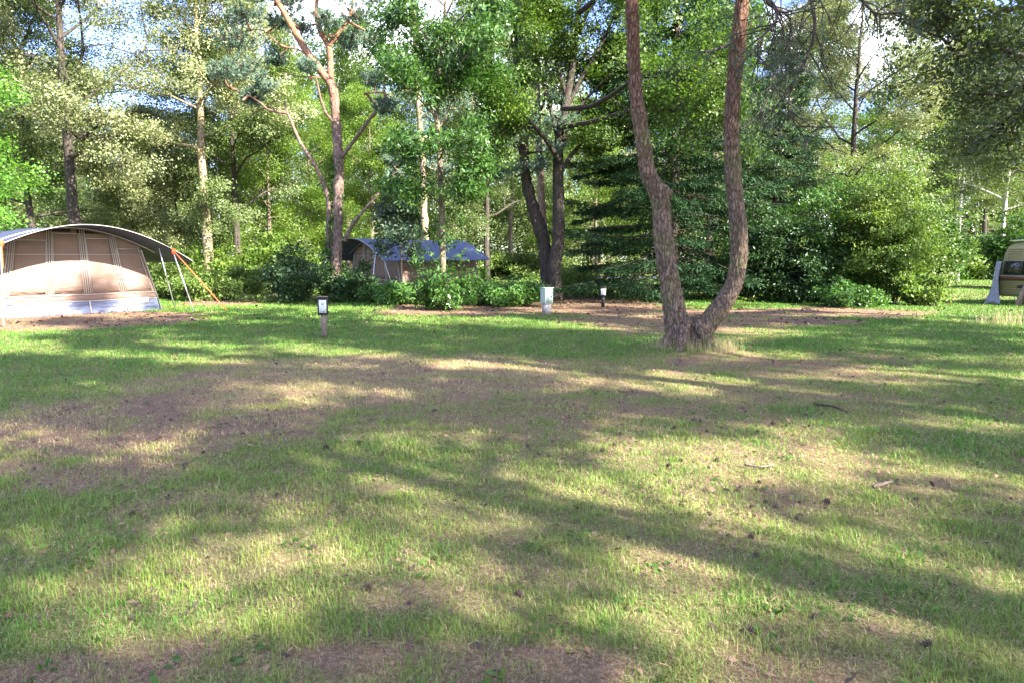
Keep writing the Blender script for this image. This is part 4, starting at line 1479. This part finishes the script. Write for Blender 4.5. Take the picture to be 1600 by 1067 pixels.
def sign_post(label, px, py, h, face):
    g_ = G(px, py)
    z0 = float(gz(g_[0], g_[1]))
    e = empty('sign_post', (g_[0], g_[1], z0 - 0.03), face)
    tag(e, label, 'sign post')
    m = MB(); m.box((0, 0, h * 0.46), (0.11, 0.09, h * 0.92)); m.build('post', POSTWOOD if h > 0.8 else DARKWOOD, e)
    m = MB(); m.box((0, -0.06, h * 0.79), (0.205, 0.028, h * 0.42))
    board = m.build('board', DARKWOOD, e)
    m = MB(); m.box((0, -0.045, h * 1.0 + 0.012), (0.215, 0.12, 0.022), tilt=-0.12); m.build('cap', POSTWOOD if h > 0.8 else DARKWOOD, e)
    m = MB(); m.box((0, -0.078, h * 0.785), (0.150, 0.008, h * 0.31)); pl = m.build('plate', PLATE, board)
    m = MB(); m.box((0, -0.0835, h * 0.85), (0.052, 0.003, 0.05)); m.box((0, -0.0835, h * 0.80), (0.07, 0.003, 0.008)); m.box((0, -0.0835, h * 0.775), (0.055, 0.003, 0.008))
    m.build('print', PALEBLUE, pl)
    m = MB(); m.box((0.015, -0.0835, h * 0.66), (0.03, 0.003, 0.014)); m.build('emblem', DARKWOOD, pl)
    return e


sign_post('pitch number post with white plate on the lawn left of centre', 507, 526, 0.86, 0.05)
sign_post('small black post with white plate by the broad spruce boughs', 942, 481, 0.66, -0.1)


def power_box():
    g_ = G(854, 491)
    e = empty('electricity_box', (g_[0], g_[1], float(gz(*g_)) - 0.03), 0.55)
    tag(e, 'pale grey green electricity box on a short post before the oak', 'electricity box')
    m = MB(); m.box((0, 0, 0.17), (0.19, 0.19, 0.34)); m.build('post', plain_mat('weathered_post', (0.36, 0.32, 0.30), 0.8, 0.15, 8, bump=0.4), e)
    gm = plain_mat('grey_green_plastic', (0.33, 0.42, 0.36), 0.5, 0.08, 4)
    m = MB(); m.box((0, 0, 0.55), (0.27, 0.27, 0.44)); cab = m.build('cabinet', gm, e)
    bv = cab.modifiers.new('bevel', 'BEVEL'); bv.width = 0.015; bv.segments = 2
    m = MB(); m.box((0, 0, 0.785), (0.30, 0.30, 0.03)); lid = m.build('lid', gm, e)
    m = MB(); m.box((0, -0.14, 0.54), (0.21, 0.012, 0.36)); d = m.build('door', gm, e)
    m = MB(); m.box((0.075, -0.150, 0.54), (0.02, 0.012, 0.05)); m.build('latch', DARKWOOD, d)


power_box()


def caravan():
    e = empty('caravan', (17.02, 24.0, 0.0), RAD(13))
    tag(e, 'old cream caravan cut off by the right edge, beyond the grass tuft', 'caravan')
    cream = plain_mat('cream_panel', (0.38, 0.335, 0.20), 0.3, 0.08, 2.0, spec=0.5)
    white = plain_mat('caravan_white', (0.74, 0.73, 0.70), 0.35, 0.05)
    Lx, Wy = 4.6, 2.15
    # profile across the width (local y from 0 back edge to -Wy front), rounded roof corners
    pr = [(0, 0.30), (0.0, 0.9), (-0.06, 1.75), (-0.14, 1.98), (-0.34, 2.12), (-0.8, 2.17), (-Wy + 0.8, 2.17), (-Wy + 0.34, 2.12), (-Wy + 0.14, 1.98), (-Wy + 0.06, 1.75), (-Wy, 0.9), (-Wy, 0.30)]
    k = len(pr)
    vs, fs = [], []
    for x, dz in ((0.10, -0.04), (0.0, 0.0), (0.0, 0.0), (Lx, 0.0)):
        for (y, z) in pr:
            xx = x + (0.16 * max(0, z - 0.9) if x < 1 else -0.16 * max(0, z - 0.9))
            vs.append((xx, y, z))
    vs = vs[k * 2:]
    for i in range(k - 1):
        fs.append((i, i + 1, k + i + 1, k + i))
    fs.append((k - 1, 0, k, 2 * k - 1))
    fs.append(tuple(range(k - 1, -1, -1)))
    fs.append(tuple(range(k, 2 * k)))
    m = MB(); m.add(vs, fs)
    body = m.build('body', cream, e)
    xf = lambda z: 0.16 * max(0, z - 0.9)
    m = MB()
    for z in np.arange(1.55, 2.0, 0.075):
        m.tube([(xf(z) - 0.004, -0.16, z), (xf(z) - 0.004, -Wy + 0.16, z)], 0.012, 5)
    for z in np.arange(0.42, 0.85, 0.075):
        m.tube([(-0.004, -0.04, z), (-0.004, -Wy + 0.04, z)], 0.012, 5)
    m.build('ribbing', cream, body)
    m = MB()
    gr = np.array([[(0.12 + t * 4.2, y, 2.185 + 0.035 * math.cos((y + Wy / 2) / 0.9)) for y in np.linspace(-Wy + 0.2, -0.2, 9)] for t in (0, 1)])
    m.sheet(gr, 0.03); m.build('roof', white, e)
    m = MB(); m.box((xf(1.52) - 0.02, -Wy / 2, 1.52), (0.03, Wy - 0.14, 0.035)); m.box((xf(1.02) - 0.015, -Wy / 2, 1.0), (0.03, Wy - 0.06, 0.035))
    m.build('trim_strip', STEEL, body)
    glass, gt, gb = new_mat('dark_window')
    gb.inputs['Base Color'].default_value = (0.03, 0.03, 0.025, 1); gb.inputs['Roughness'].default_value = 0.08
    for y in (-0.45, -1.1, -1.72):
        m = MB()
        gr = np.array([[(xf(z) - 0.018, y + dy, z) for z in (1.06, 1.48)] for dy in (-0.27, 0.27)])
        m.sheet(gr, 0.012); w = m.build('window', glass, e)
        m = MB()
        for a, b in (((-0.29, 1.04), (0.29, 1.04)), ((-0.29, 1.5), (0.29, 1.5)), ((-0.29, 1.04), (-0.29, 1.5)), ((0.29, 1.04), (0.29, 1.5))):
            m.tube([(xf(a[1]) - 0.022, y + a[0], a[1]), (xf(b[1]) - 0.022, y + b[0], b[1])], 0.014, 5)
        m.build('frame', DARKWOOD, w)
    m = MB(); m.box((-0.008, -Wy / 2, 0.92), (0.02, Wy - 0.01, 0.12)); m.build('stripe', plain_mat('brown_stripe', (0.12, 0.045, 0.03), 0.5), body)
    m = MB(); m.box((-0.03, -0.85, 0.66), (0.06, 0.15, 0.10)); m.build('hatch', DARKWOOD, e)
    for y in (-0.12, -Wy + 0.12):
        m = MB()
        m.tube([(2.3, y - 0.09, 0.31), (2.3, y + 0.09, 0.31)], 0.31, 20)
        wh = m.build('wheel', plain_mat('tyre', (0.03, 0.03, 0.03), 0.8), e, False)
        m = MB(); m.tube([(2.3, y - 0.10, 0.31), (2.3, y + 0.10, 0.31)], 0.18, 16); m.build('rim', STEEL, wh)
    # grey draught sheet flaring to the ground at the corner
    m = MB()
    gr = np.zeros((10, 14, 3))
    for i, t in enumerate(np.linspace(0, 1, 10)):
        for j, z in enumerate(np.linspace(0.0, 1.5, 14)):
            fl = (1 - z / 1.5) ** 3
            gr[i, j] = (-0.03 + 0.16 * max(0, z - 0.9) - 0.34 * fl * (1 - 0.5 * t) + 0.02 * math.sin(t * 14 + z * 3), 0.16 - 0.20 * t - 0.30 * t * fl, z)
    m.sheet(gr, 0.008); m.build('draught_sheet', plain_mat('pale_grey_cloth', (0.27, 0.285, 0.35), 0.7, 0.06, 3.0, wrinkle=0.6), e, True)


caravan()
g_ = np.array([16.6, 22.9])
e = tag(link('plank', (lambda m: (m.box((0, 0, 0), (0.30, 0.05, 0.95)), m.mesh('plank'))[1])(MB()), POSTWOOD), 'brown plank leaning against the caravan front', 'plank')
e.location = (17.0, 22.75, 0.40)
e.rotation_euler = (RAD(4), RAD(28), RAD(25))


# ------------------------------------------------------------------ grass, litter, cones, sticks
def blades(rng, x, y, h, wdt, col, bend=0.5, segs=1):
    n = len(x)
    a = rng.random(n) * 6.28
    lean = rng.standard_normal(n) * 0.35 + bend
    z = gz(x, y) - 0.004
    b = np.column_stack([x, y, z])
    dirv = np.column_stack([np.cos(a), np.sin(a), np.zeros(n)])
    s = np.column_stack([-np.sin(a), np.cos(a), np.zeros(n)])
    wv = wdt[:, None]
    hh = h[:, None]
    up = np.array([0, 0, 1.0])
    mid = b + up * hh * 0.55 + dirv * hh * (lean * 0.3)[:, None]
    tip = b + up * hh * (1 - 0.25 * np.abs(lean))[:, None] + dirv * hh * lean[:, None]
    if segs == 1:
        v = np.stack([b - s * wv / 2, b + s * wv / 2, tip], axis=1)
        c = np.repeat(col, 3, axis=0)
        l = np.arange(n * 3)
        return v.reshape(-1, 3), l, np.full(n, 3), c
    v = np.stack([b - s * wv / 2, b + s * wv / 2, mid + s * wv * 0.4, tip, mid - s * wv * 0.4], axis=1)
    c = np.repeat(col, 5, axis=0)
    lo = (np.arange(n)[:, None] * 5 + np.array([0, 1, 2, 4, 2, 3, 4])).ravel()
    return v.reshape(-1, 3), lo, np.tile([4, 3], n), c


def grass():
    rng = np.random.default_rng(111)
    V, Lo, T, C, n0 = [], [], [], [], 0
    #          y0   y1   density  height  width   segs
    for (y0, y1) in [(1.9, 3), (3, 4.2), (4.2, 5.5), (5.5, 7.5), (7.5, 10), (10, 13), (13, 18), (18, 26), (26, 50)]:
        ym = 0.5 * (y0 + y1)
        den = 68000 / ym ** 1.5 if ym < 30 else 70
        hh, ww, sg = 0.030 + 0.0012 * ym, 0.0010 * ym + 0.0003, (2 if ym < 8 else 1)
        xw = lambda y: 0.80 * y + 0.9
        area = (xw(y0) + xw(y1)) * (y1 - y0)
        n = int(area * den)
        y = y0 + (y1 - y0) * rng.random(n)
        x = (rng.random(n) * 2 - 1) * xw(y1)
        k = np.abs(x) < xw(y)
        x, y = x[k], y[k]
        dirt, dry = cover(x, y)
        tuft = fbm(x * 5.5, y * 5.5, 61, 3)
        keep = rng.random(len(x)) < np.clip((1 - dirt * 1.12) * (0.42 + 1.3 * np.clip(tuft - 0.3, 0, 1) * 1.4), 0.02, 1)
        if y0 > 20:
            px = 800 + x / y * FPX
            keep &= ((px > 1400) | (px < 700) | (rng.random(len(x)) < 0.5))
        x, y, dirt, dry, tuft = x[keep], y[keep], dirt[keep], dry[keep], tuft[keep]
        m = len(x)
        h = np.where(rng.random(m) < 0.05, 1.5, 1.0) * hh * (0.45 + 0.9 * rng.random(m)) * (0.55 + 0.9 * tuft) * (1.15 - 0.5 * dirt)
        h = h * (1 + 0.4 * np.clip((fbm(x * 2.1, y * 2.1, 97, 3) - 0.58) * 6, 0, 1))
        w = ww * (0.7 + 0.6 * rng.random(m))
        r = rng.random(m)
        gmix = np.clip(dry * 0.85 + 0.30 * dirt + 0.35 * (r - 0.5) + 0.5 * (fbm(x * 1.9, y * 1.9, 71, 3) - 0.5), 0, 1)[:, None]
        green = np.array([0.078, 0.205, 0.025]) * (0.7 + 0.6 * rng.random((m, 1)))
        straw = np.array([0.41, 0.33, 0.17]) * (0.75 + 0.5 * rng.random((m, 1)))
        yel = np.array([0.20, 0.268, 0.05])
        col = np.where(gmix < 0.5, green * (1 - gmix * 2) + yel * gmix * 2, yel * (2 - gmix * 2) + straw * (gmix * 2 - 1))
        lone = (rng.random(m) < 0.14)[:, None]
        col = np.where(lone, straw, col)
        h = np.where(lone[:, 0], h * 0.7, h)
        v, l, t, c = blades(rng, x, y, h, w, col, np.where(lone[:, 0] & (rng.random(m) < 0.7), 1.5, 0.35 + 0.5 * rng.random(m) ** 2), sg)
        V.append(v); Lo.append(l + n0); T.append(t); C.append(c); n0 += len(v)
    me = np_mesh('grass', np.concatenate(V), np.concatenate(Lo), np.concatenate(T), cols=np.concatenate(C))
    tag(link('grass', me, M['grass']), 'short patchy grass of the lawn, green and straw coloured', 'grass', kind='stuff')


grass()


def thatch():
    rng = np.random.default_rng(117)
    V, Lo, C, n0 = [], [], [], 0
    for (y0, y1, den, ln, wd) in [(1.9, 4.2, 5000, 0.034, 0.0016), (4.2, 8, 2200, 0.04, 0.0028), (8, 15, 500, 0.05, 0.006)]:
        xw = 0.8 * y1 + 0.9
        n = int(2 * xw * (y1 - y0) * den)
        x = (rng.random(n) * 2 - 1) * xw
        y = y0 + (y1 - y0) * rng.random(n)
        k = np.abs(x) < 0.8 * y + 0.9
        x, y = x[k], y[k]
        m = len(x)
        a = rng.random(m) * 6.28
        d = np.column_stack([np.cos(a), np.sin(a), 0.30 * rng.standard_normal(m)])
        sd = np.column_stack([-np.sin(a), np.cos(a), np.zeros(m)]) * wd / 2
        p = np.column_stack([x, y, gz(x, y) + 0.004 + 0.012 * rng.random(m)])
        l = (ln * (0.4 + rng.random(m)))[:, None]
        pal = np.array([(0.36, 0.28, 0.16), (0.26, 0.18, 0.10), (0.44, 0.36, 0.22), (0.15, 0.09, 0.055), (0.15, 0.18, 0.055)])
        c = pal[rng.integers(0, 5, m)] * (0.75 + 0.5 * rng.random((m, 1)))
        V.append(np.stack([p - sd, p + sd, p + d * l], axis=1).reshape(-1, 3))
        C.append(np.repeat(c, 3, axis=0)); Lo.append(np.arange(m * 3) + n0); n0 += m * 3
    me = np_mesh('thatch', np.concatenate(V), np.concatenate(Lo), np.full(n0 // 3, 3), cols=np.concatenate(C))
    tag(link('thatch', me, M['litter']), 'dead straw and needles lying between the grass blades', 'thatch', kind='stuff')
    # broad leaved weeds
    pos = []
    for k in range(90):
        y = 2.3 + 7 * rng.random() ** 1.6
        x = (rng.random() * 2 - 1) * (0.75 * y)
        q = np.array([x, y, float(gz(x, y)) + 0.012]) + rng.standard_normal((int(5 + 9 * rng.random()), 3)) * [0.05, 0.05, 0.008]
        pos.append(q)
    pos = np.concatenate(pos)
    pos[:, 2] = np.maximum(pos[:, 2], gz(pos[:, 0], pos[:, 1]) + 0.006)
    o = link('lawn_weeds', np_mesh('lawn_weeds', *leaves(rng, pos, 0.04, 0.022, OUT_LANCE, up=1.6, vary=0.5)), M['bright'])
    tag(o, 'small broad leaved weeds in the lawn', 'weeds', kind='stuff')


thatch()


def tuft(name, label, pts, n, h, w, cols, seed, spread):
    rng = np.random.default_rng(seed)
    V, L, T, C, n0 = [], [], [], [], 0
    for (x, y) in pts:
        xs = x + rng.standard_normal(n) * spread
        ys = y + rng.standard_normal(n) * spread * 0.7
        c = np.array(cols)[rng.integers(0, len(cols), n)] * (0.75 + 0.5 * rng.random((n, 1)))
        v, l, t, cc = blades(rng, xs, ys, h * (0.35 + 0.75 * rng.random(n)), np.full(n, w), c, 0.35, 2)
        V.append(v); L.append(l + n0); T.append(t); C.append(cc); n0 += len(v)
    me = np_mesh(name, np.concatenate(V), np.concatenate(L), np.concatenate(T), cols=np.concatenate(C))
    return tag(link(name, me, M['grass']), label, 'grass', kind='stuff')


STR = [(0.46, 0.38, 0.20), (0.5, 0.40, 0.25), (0.34, 0.30, 0.12), (0.16, 0.24, 0.05)]
tuft('dry_grass', 'dry straw grass round the foot of the U-shaped pine',
     [(UB[0] + 0.55 * math.cos(a) + 0.1, UB[1] + 0.5 * math.sin(a)) for a in np.linspace(3.0, 6.6, 12)] + [(UB[0] + 0.55, UB[1] - 0.1)] * 2, 70, 0.24, 0.005, STR, 121, 0.17)
tg = G(1556, 508)
tuft('tall_grass', 'tuft of tall pale grass stalks in front of the caravan', [(tg[0] + dx, tg[1] + dy) for dx, dy in ((-.3, 0.1), (0.05, .1), (.5, .2), (.2, -.2))], 60, 0.5, 0.008, STR, 122, 0.2)


def litter():
    """fallen leaves, needles, bark crumbs"""
    rng = np.random.default_rng(131)
    pals = np.array([(0.15, 0.085, 0.05), (0.24, 0.145, 0.09), (0.08, 0.048, 0.036), (0.20, 0.125, 0.08), (0.045, 0.032, 0.028)])
    V, L, T, C, n0 = [], [], [], [], 0
    for (y0, y1, den, ln, wd) in [(1.9, 4.5, 420, 0.026, 0.014), (4.5, 9, 240, 0.030, 0.018), (9, 16, 90, 0.04, 0.026), (16, 30, 40, 0.08, 0.055)]:
        xw = 0.8 * y1 + 0.9
        n = int(2 * xw * (y1 - y0) * den)
        x = (rng.random(n) * 2 - 1) * xw
        y = y0 + (y1 - y0) * rng.random(n)
        dirt, dry = cover(x, y)
        k = (np.abs(x) < 0.8 * y + 0.9) & (rng.random(n) < 0.34 + 1.0 * dirt * (fbm(x * 1.2, y * 1.2, 88) * 1.4))
        x, y = x[k], y[k]
        m = len(x)
        big = (0.4 + 1.5 * rng.random(m) ** 3)[:, None]
        pos = np.column_stack([x, y, gz(x, y) + 0.008 + 0.012 * rng.random(m)])
        nrm = unit(rng.standard_normal((m, 3)) * 0.35 + [0, 0, 1])
        d = rng.standard_normal((m, 3))
        d = unit(d - nrm * np.sum(d * nrm, axis=1, keepdims=True))
        s = np.cross(nrm, d)
        thin = np.where(rng.random(m) < 0.35, 0.18, 1.0)[:, None]
        o = [(0, 0), (0.28, 0.42), (0.6, 0.5), (1, 0), (0.65, -0.45), (0.3, -0.42)]
        v = np.stack([pos + d * ln * big * a * (2 - thin) + s * wd * big * thin * b + nrm * abs(b) * 0.3 * wd * big for a, b in o], axis=1).reshape(-1, 3)
        c = pals[rng.integers(0, 5, m)] * (0.7 + 0.6 * rng.random((m, 1)))
        V.append(v); L.append(np.arange(m * 6) + n0); T.append(np.full(m, 6)); C.append(np.repeat(c, 6, axis=0)); n0 += len(v)
    me = np_mesh('leaf_litter', np.concatenate(V), np.concatenate(L), np.concatenate(T), cols=np.concatenate(C))
    tag(link('leaf_litter', me, M['litter']), 'fallen brown leaves and bark crumbs strewn over lawn and bare earth', 'leaf litter', kind='stuff')


litter()


def cone_mesh(rng):
    m = MB()
    m.tube([(0, 0, 0), (0, 0, 0.02), (0, 0, 0.05)], [0.010, 0.014, 0.004], 7)
    for k in range(34):
        f = k / 34
        a = k * 2.4
        r = 0.026 * math.sin(0.5 + 2.3 * f) + 0.004
        z = 0.004 + 0.048 * f
        d = np.array([math.cos(a), math.sin(a), 0.55])
        p0 = np.array([0, 0, z])
        s = np.array([-math.sin(a), math.cos(a), 0]) * 0.008
        tip = p0 + d * r
        m.add([p0 - s * 0.5, p0 + s * 0.5, tip + s, tip - s, p0 + [0, 0, -0.004], tip + [0, 0, -0.005]], [(0, 1, 2, 3), (0, 3, 5, 4), (1, 4, 5, 2), (3, 2, 5)])
    return m.mesh('pine_cone')


rng = np.random.default_rng(141)
cm = cone_mesh(rng)
cmat = plain_mat('cone_scales', (0.07, 0.045, 0.035), 0.8, 0.4, 60)
cm.materials.append(cmat)
SPOTS = [(563, 691, 1.5, 'dark upright pine cone on the lawn below the pitch number post'),
         (505, 702, 1.3, 'dark pine cone left of the upright one below the pitch number post'),
         (292, 730, 1.3, 'purplish pine cone by the bare earth at left'),
         (200, 805, 1.1, 'reddish pine cone alone in the sunlit grass at lower left'),
         (497, 857, 1.0, 'left one of two pine cones lying together in the lower left lawn'),
         (521, 846, 1.0, 'right one of two pine cones lying together in the lower left lawn'),
         (582, 920, 1.0, 'pine cone on its side in the shade, lowest of the middle lawn'),
         (1160, 985, 1.3, 'dark pine cone in the lower right sun patch'),
         (1437, 1008, 1.2, 'pale brown pine cone nearest the lower right corner'),
         (675, 641, 1.5, 'pine cone on the dry grass above the middle of the lawn')]
for (px, py, s, lab) in SPOTS:
    g_ = G(px, py)
    o = link('pine_cone', cm)
    o.location = (g_[0], g_[1], float(gz(*g_)) + 0.004)
    s *= 0.72
    o.scale = (s, s, s)
    o.rotation_euler = (RAD(60 + 40 * rng.random()), 0, 6.28 * rng.random())
    tag(o, lab, 'pine cone', 'pine cones on the lawn')
for k in range(110):
    px, py = 1130 + 190 * rng.standard_normal(), 680 + 100 * rng.standard_normal()
    if py < 575 or py > 1000 or px > 1590 or px < 700:
        continue
    g_ = G(px, py)
    o = link('pine_cone', cm)
    o.location = (g_[0], g_[1], float(gz(*g_)) + 0.004)
    s = 0.4 + 0.35 * rng.random()
    o.scale = (s, s, s)
    o.rotation_euler = (RAD(50 + 60 * rng.random()), 0, 6.28 * rng.random())
    tag(o, 'small dark pine cone scattered in the grass in front of the U-shaped pine', 'pine cone', 'pine cones on the lawn')


def stick(label, pts, r, mat):
    m = MB()
    w = []
    for (px, py, z) in pts:
        g2 = G(px, py)
        w.append((g2[0], g2[1], float(gz(*g2)) + z + r))
    m.tube(curve(w, 10), np.linspace(r, r * 0.6, 10), 7, wob=0.1, rng=rng)
    tag(link('stick', m.mesh('stick', True), mat), label, 'stick')


STK = bark_mat('stick_bark', (0.13, 0.10, 0.075), (0.30, 0.24, 0.19), scale=20)
STKD = bark_mat('stick_dark', (0.05, 0.04, 0.03), (0.14, 0.10, 0.08), scale=20)
stick('pale thick stick lying in the grass at right', [(1364, 763, 0.01), (1380, 760, 0.02), (1394, 754, 0.01)], 0.016, STK)
stick('thin forked looking grey stick left of the pale thick one', [(1163, 728, 0.015), (1190, 732, 0.02), (1210, 728, 0.015)], 0.010, STK)
stick('dark long twig on the shaded grass right of the U-shaped pine', [(1272, 634, 0.01), (1300, 640, 0.03), (1324, 646, 0.01)], 0.014, STKD)
stick('dark thin stick on the bare earth at left', [(233, 693, 0.01), (243, 688, 0.02), (252, 684, 0.01)], 0.011, STKD)
